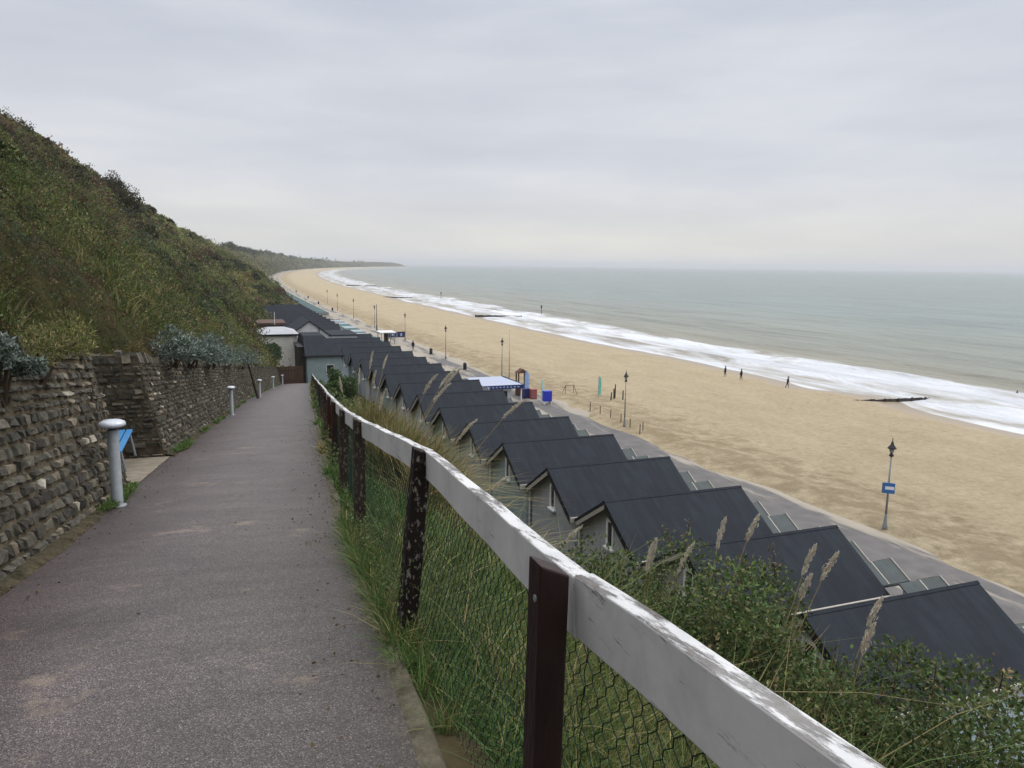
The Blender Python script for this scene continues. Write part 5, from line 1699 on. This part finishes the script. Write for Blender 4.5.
# bushes by the path end
_p = at_ray(337, 374, 50.0)
shrub('round_bush', (_p[0], _p[1], _p[2] - 1.6), 1.25, 1.4, 2.7, 4600, .16, [(.045, .075, .022), (.06, .09, .028), (.035, .055, .018)], 'rounded green bush at the foot of the fence before the hipped roof', cat='bush', seed=95)
shrub('round_bush', (4.6, 84.0, -8.9), 1.5, 2.5, 2.5, 3600, .2, [(.030, .055, .018), (.045, .075, .022), (.022, .038, .015)], 'dark green bush on the wall top against the cream building', cat='bush', seed=96)
shrub('round_bush', (3.6, 90.0, -9.4), 1.8, 2.6, 2.6, 3000, .22, DG, 'dark bush between the hill and the cream building, behind the other', cat='bush', seed=97)
# trees and roofs line on the far cliff tops: loose crowns
def tree(loc, h, w, lab, seed):
    r = np.random.default_rng(seed)
    t = empty('tree', loc)
    b = MB()
    b.tube([(0, 0, -1), (.1, 0, h * .4), (0, 0, h * .75)], [.05 * h, .035 * h, .015 * h], 6)
    for k in range(4):
        a = r.uniform(0, 6.28)
        b.tube([(0, 0, h * .35), (cos(a) * w * .5, sin(a) * w * .5, h * .7)], [.02 * h, .008 * h], 5)
    b.build('trunk', M['bark'], t)
    n = 1500; k = 12
    lc = r.normal(size=(k, 3)) * np.array([w * .30, w * .30, h * .16]) + np.array([0, 0, h * .45]); idx = r.integers(0, k, n)
    d = r.normal(size=(n, 3)); d /= np.linalg.norm(d, axis=1, keepdims=True)
    P = lc[idx] + d * (w * .28) * r.uniform(.3, 1, (n, 1)) * np.array([1, 1, .8])
    leaf_mesh('crown', P, d + r.normal(size=(n, 3)) * .5, .55 * r.uniform(.6, 1.3, n) * (w / 6), jitter((.045, .058, .026), n, .4), M['leaf'], parent=t)
    tag(t, lab, 'tree', 'trees along the distant cliff top')


k_ = 0
TW = ['bushy crowned', 'low spreading', 'slightly taller', 'small rounded', 'ragged', 'broad dark', 'narrow', 'dense']
for y in [720, 790, 860, 950, 1040, 1130, 1230, 1340, 1450, 1580, 1700, 1830]:
    x = float(crest(y)) + rng.uniform(-4, 3); h = rng.uniform(3.5, 6.5) * (1 + y / 2600)
    tree((x, y, float(crest_z(y)) - .8), h, h * rng.uniform(1.1, 2.0), f"{TW[k_ % 8]} far-off tree on the cliff skyline, {onum(k_)} along from the near one" if k_ else 'nearest of the far-off trees on the cliff skyline', 300 + k_)
    k_ += 1

# ---- pampas / reed clumps ---------------------------------------------------------------
def pampas(loc, h, nbl, nplume, lab, seed, spread=.6, plume=.38, lean=(.25, -.1), group='pampas grass clumps on the bank'):
    global rng
    keep_ = rng; rng = np.random.default_rng(500 + seed)
    t = empty('pampas_grass', loc)
    if nbl:
        P = rng.normal(size=(nbl, 3)) * np.array([spread * .28, spread * .28, 0])
        Hh = rng.uniform(.45, 1.0, nbl) * h * .78
        ln = rng.normal(size=(nbl, 2)) * spread * .75 + np.array(lean) * h * .5
        c = np.where((rng.random(nbl) < .55)[:, None], np.array([[.20, .155, .070]]), np.array([[.085, .10, .035]])) * rng.uniform(.6, 1.35, (nbl, 1))
        blade_mesh('blades', P, Hh, ln, c, M['leaf'], parent=t, width=.010 if nbl < 2000 else .014, curve=1.0)
    for k in range(nplume):
        a = rng.normal(size=2) * spread * .35; hh = h * rng.uniform(.8, 1.08)
        tip = np.array([a[0] * 1.6 + lean[0] * hh * rng.uniform(.3, 1.5), a[1] * 1.6 + lean[1] * hh, hh])
        base = np.array([a[0] * .3, a[1] * .3, 0])
        mid = base * .5 + tip * .5 + np.array([-.05, 0, .08 * h])
        b = MB(); b.tube([tuple(base), tuple(mid), tuple(tip)], [.006, .005, .003], 5)
        st = b.build('stalk', M['dry'], t)
        n_ = 260; q = rng.uniform(0, 1, n_)
        dr = (tip - mid); dr /= np.linalg.norm(dr)
        droop = np.array([lean[0], lean[1], -.25])
        pl = plume * rng.uniform(.8, 1.2)
        ctr = tip + np.outer(q - .45, dr) * pl + np.outer((q ** 2), droop) * pl * .5
        rad = .020 * np.sin(np.clip(q * .9 + .08, 0, 1) * pi) ** .6
        P = ctr + rng.normal(size=(n_, 3)) * rad[:, None] * .62
        leaf_mesh('plume', P, dr + rng.normal(size=(n_, 3)) * .35 + droop * .5, rng.uniform(.03, .06, n_), jitter((.60, .55, .45), n_, .2), M['dryleaf'], parent=t, aspect=.14)
    tag(t, lab, 'pampas grass', group)
    rng = keep_


M['dry'] = mat('dry_stalk', (.33, .26, .13), .8, .1, var=.2)


def onbank(px, py, D):
    p = at_ray(px, py, D)
    return (p[0], p[1], float(bank_z(p[0], p[1]))), p[2]


for i, (px_, py_, D_, nb, npl, sp, lab) in enumerate([
        (388, 378, 13.2, 4600, 5, .95, 'big windswept pampas clump with several plumes beyond the old fence posts'),
        (366, 366, 17.5, 2200, 5, .8, 'upright group of thin straw reeds left of the big windswept clump'),
        (425, 408, 11.5, 900, 2, .8, 'pampas clump whose plumes droop in front of the lodge gables'),
        (450, 466, 10.5, 500, 1, .8, 'golden grass tuft between the fence and a grey-green lodge gable'),
        (488, 490, 9.6, 500, 0, .9, 'golden dry grass tuft in front of the pale grey lodge gable'),
        (532, 526, 8.6, 350, 1, .7, 'short dry grass tuft just left of the maroon post top'),
        (655, 540, 8.0, 90, 3, .35, 'three slanting pale plumes rising from the shrubs by the near gable'),
        (712, 528, 7.6, 70, 2, .3, 'tall pale plume standing alone against the dark roof, centre right'),
        (776, 532, 7.2, 120, 3, .25, 'pair of upright cream reeds against the dark roof at right'),
        (852, 628, 6.2, 60, 1, .25, 'single curled plume above the shrubs at lower right'),
        (840, 590, 6.8, 60, 1, .2, 'short slanting plume just before the nearest lodge roof')]):
    loc, zt = onbank(px_, py_, D_)
    pampas(loc, max(.7, zt - loc[2]), nb, npl, lab, i, spread=sp, plume=.34 if i > 2 else .42, lean=(.28, -.12) if i in (0, 2) else (.12, -.05))

# ================================================================== people
def person(loc, rz, top, trousers, lab, stride=.25, bend=0.0, arms=(.12, -.12), hand='skin'):
    t = empty('person', loc, rz)
    me = bpy.data.meshes.new('body')
    # joints: pelvis first
    V = [(0, 0, .93), (bend * .10, 0, 1.13), (bend * .25, 0, 1.38), (bend * .32, 0, 1.50), (bend * .36 + .01, 0, 1.60), (bend * .38 + .015, 0, 1.70),
         (0, .10, .88), (stride * .45, .10, .48), (stride * .55, .10, .09), (stride * .55 + .15, .10, .04),
         (0, -.10, .88), (-stride * .25, -.10, .48), (-stride * .8, -.10, .10), (-stride * .8 + .15, -.10, .04),
         (bend * .25, .19, 1.40), (arms[0] * .3 + bend * .2, .24, 1.12), (arms[0] + .08, .22, .88), (arms[0] + .11, .21, .80),
         (bend * .25, -.19, 1.40), (arms[1] * .3 + bend * .2, -.24, 1.12), (arms[1] + .08, -.22, .88), (arms[1] + .11, -.21, .80)]
    E = [(0, 1), (1, 2), (2, 3), (3, 4), (4, 5), (0, 6), (6, 7), (7, 8), (8, 9), (0, 10), (10, 11), (11, 12), (12, 13), (2, 14), (14, 15), (15, 16), (16, 17), (2, 18), (18, 19), (19, 20), (20, 21)]
    Rr = [.15, .135, .15, .06, .095, .085, .105, .07, .045, .04, .105, .07, .045, .04, .075, .052, .036, .032, .075, .052, .036, .032]
    me.from_pydata(V, E, []); me.update()
    o = bpy.data.objects.new('body', me); COL.objects.link(o); o.parent = t
    sk = o.modifiers.new('skin', 'SKIN'); sk.use_smooth_shade = True
    for i, r in enumerate(Rr): me.skin_vertices[0].data[i].radius = (r, r)
    me.skin_vertices[0].data[0].use_root = True
    ss = o.modifiers.new('sub', 'SUBSURF'); ss.levels = 1; ss.render_levels = 1
    # clothing colours by height on the one continuous body
    m = bpy.data.materials.new('clothed_body'); m.use_nodes = True
    tt = m.node_tree; p = tt.nodes['Principled BSDF']
    c = N(tt, 'ShaderNodeTexCoord'); s_ = N(tt, 'ShaderNodeSeparateXYZ'); tt.links.new(c.outputs['Object'], s_.inputs[0])
    mr = N(tt, 'ShaderNodeMapRange'); mr.inputs[2].default_value = 2.0; tt.links.new(s_.outputs['Z'], mr.inputs[0])
    r_ = ramp(tt, [(0, (.02, .02, .02)), (.05, trousers), (.44, top), (.76, (.34, .22, .16))], 'CONSTANT')
    tt.links.new(mr.outputs[0], r_.inputs[0]); tt.links.new(r_.outputs[0], p.inputs['Base Color']); p.inputs['Roughness'].default_value = .85
    me.materials.append(m)
    b = MB(); hx = bend * .37; b.lathe([(.112, 1.62), (.118, 1.68), (.105, 1.76), (.06, 1.81), (0, 1.825)], (hx - .012, 0, 0), 14)
    b.build('hair', mat('dark_hair', (.03, .02, .015), .7, .2), t, smooth=True)
    b = MB(); b.lathe([(.20, .80), (.215, .95), (.19, 1.15), (.215, 1.38), (.12, 1.50)], (bend * .12, 0, 0), 14)
    for k in range(len(b.v)):
        v = b.v[k]; b.v[k] = (v[0] * .8 + bend * .25 * (v[2] - .8), v[1] * 1.12, v[2])
    b.build('coat', mat('coat_cloth', top, .9, .1, var=.2), t, smooth=True)
    tag(t, lab, 'person')
    return t


def shore(px, py):
    """place on the sand along a sight line"""
    d = _r2 * ((px - 512) / 760) + _u2 * ((384 - py) / 760) + _f
    t_ = 60.0
    for _ in range(400):
        x, y, z = d.x * t_, d.y * t_, 1.6 + d.z * t_
        if z < bz(x - float(coff(y)), y): break
        t_ += .35
    return x, y, bz(x - float(coff(y)), y)


person(shore(725, 377), 2.2, (.02, .022, .03), (.03, .03, .035), 'person in dark coat walking by the water, leftmost of three on the sand', .22)
person(shore(741, 380), 2.0, (.012, .012, .015), (.012, .013, .016), 'person in black clothes by the water, middle of three on the sand', .18)
person(shore(787, 388), -.6, (.03, .03, .04), (.02, .022, .03), 'person leaning forward mid-stride on the sand, rightmost of the three', .35, bend=.35, arms=(.25, -.2))
person((33.4, 139.0, ZP), -1.8, (.03, .02, .025), (.02, .02, .03), 'person in dark clothes walking alone on the promenade', .28)

# ---- fallen leaves and grit along the path edges ----------------------------------------
n = 1500
yy = rng.uniform(1.2, 22, n); sd = rng.random(n) < .5
off = rng.exponential(.16, n)
x = np.where(sd, xl(yy) + .02 + off, xr(yy) - .03 - off)
z = pz(x, yy) + .026
o = leaf_mesh('leaf_litter', np.stack([x, yy, z], 1), rng.normal(size=(n, 3)) * np.array([1, 1, .12]), rng.uniform(.010, .032, n), jitter((.12, .085, .04), n, .6), M['dryleaf'], aspect=.6, fold=.1)
tag(o, 'brown leaf litter and grit gathered along both edges of the path', 'leaf litter', kind='stuff')
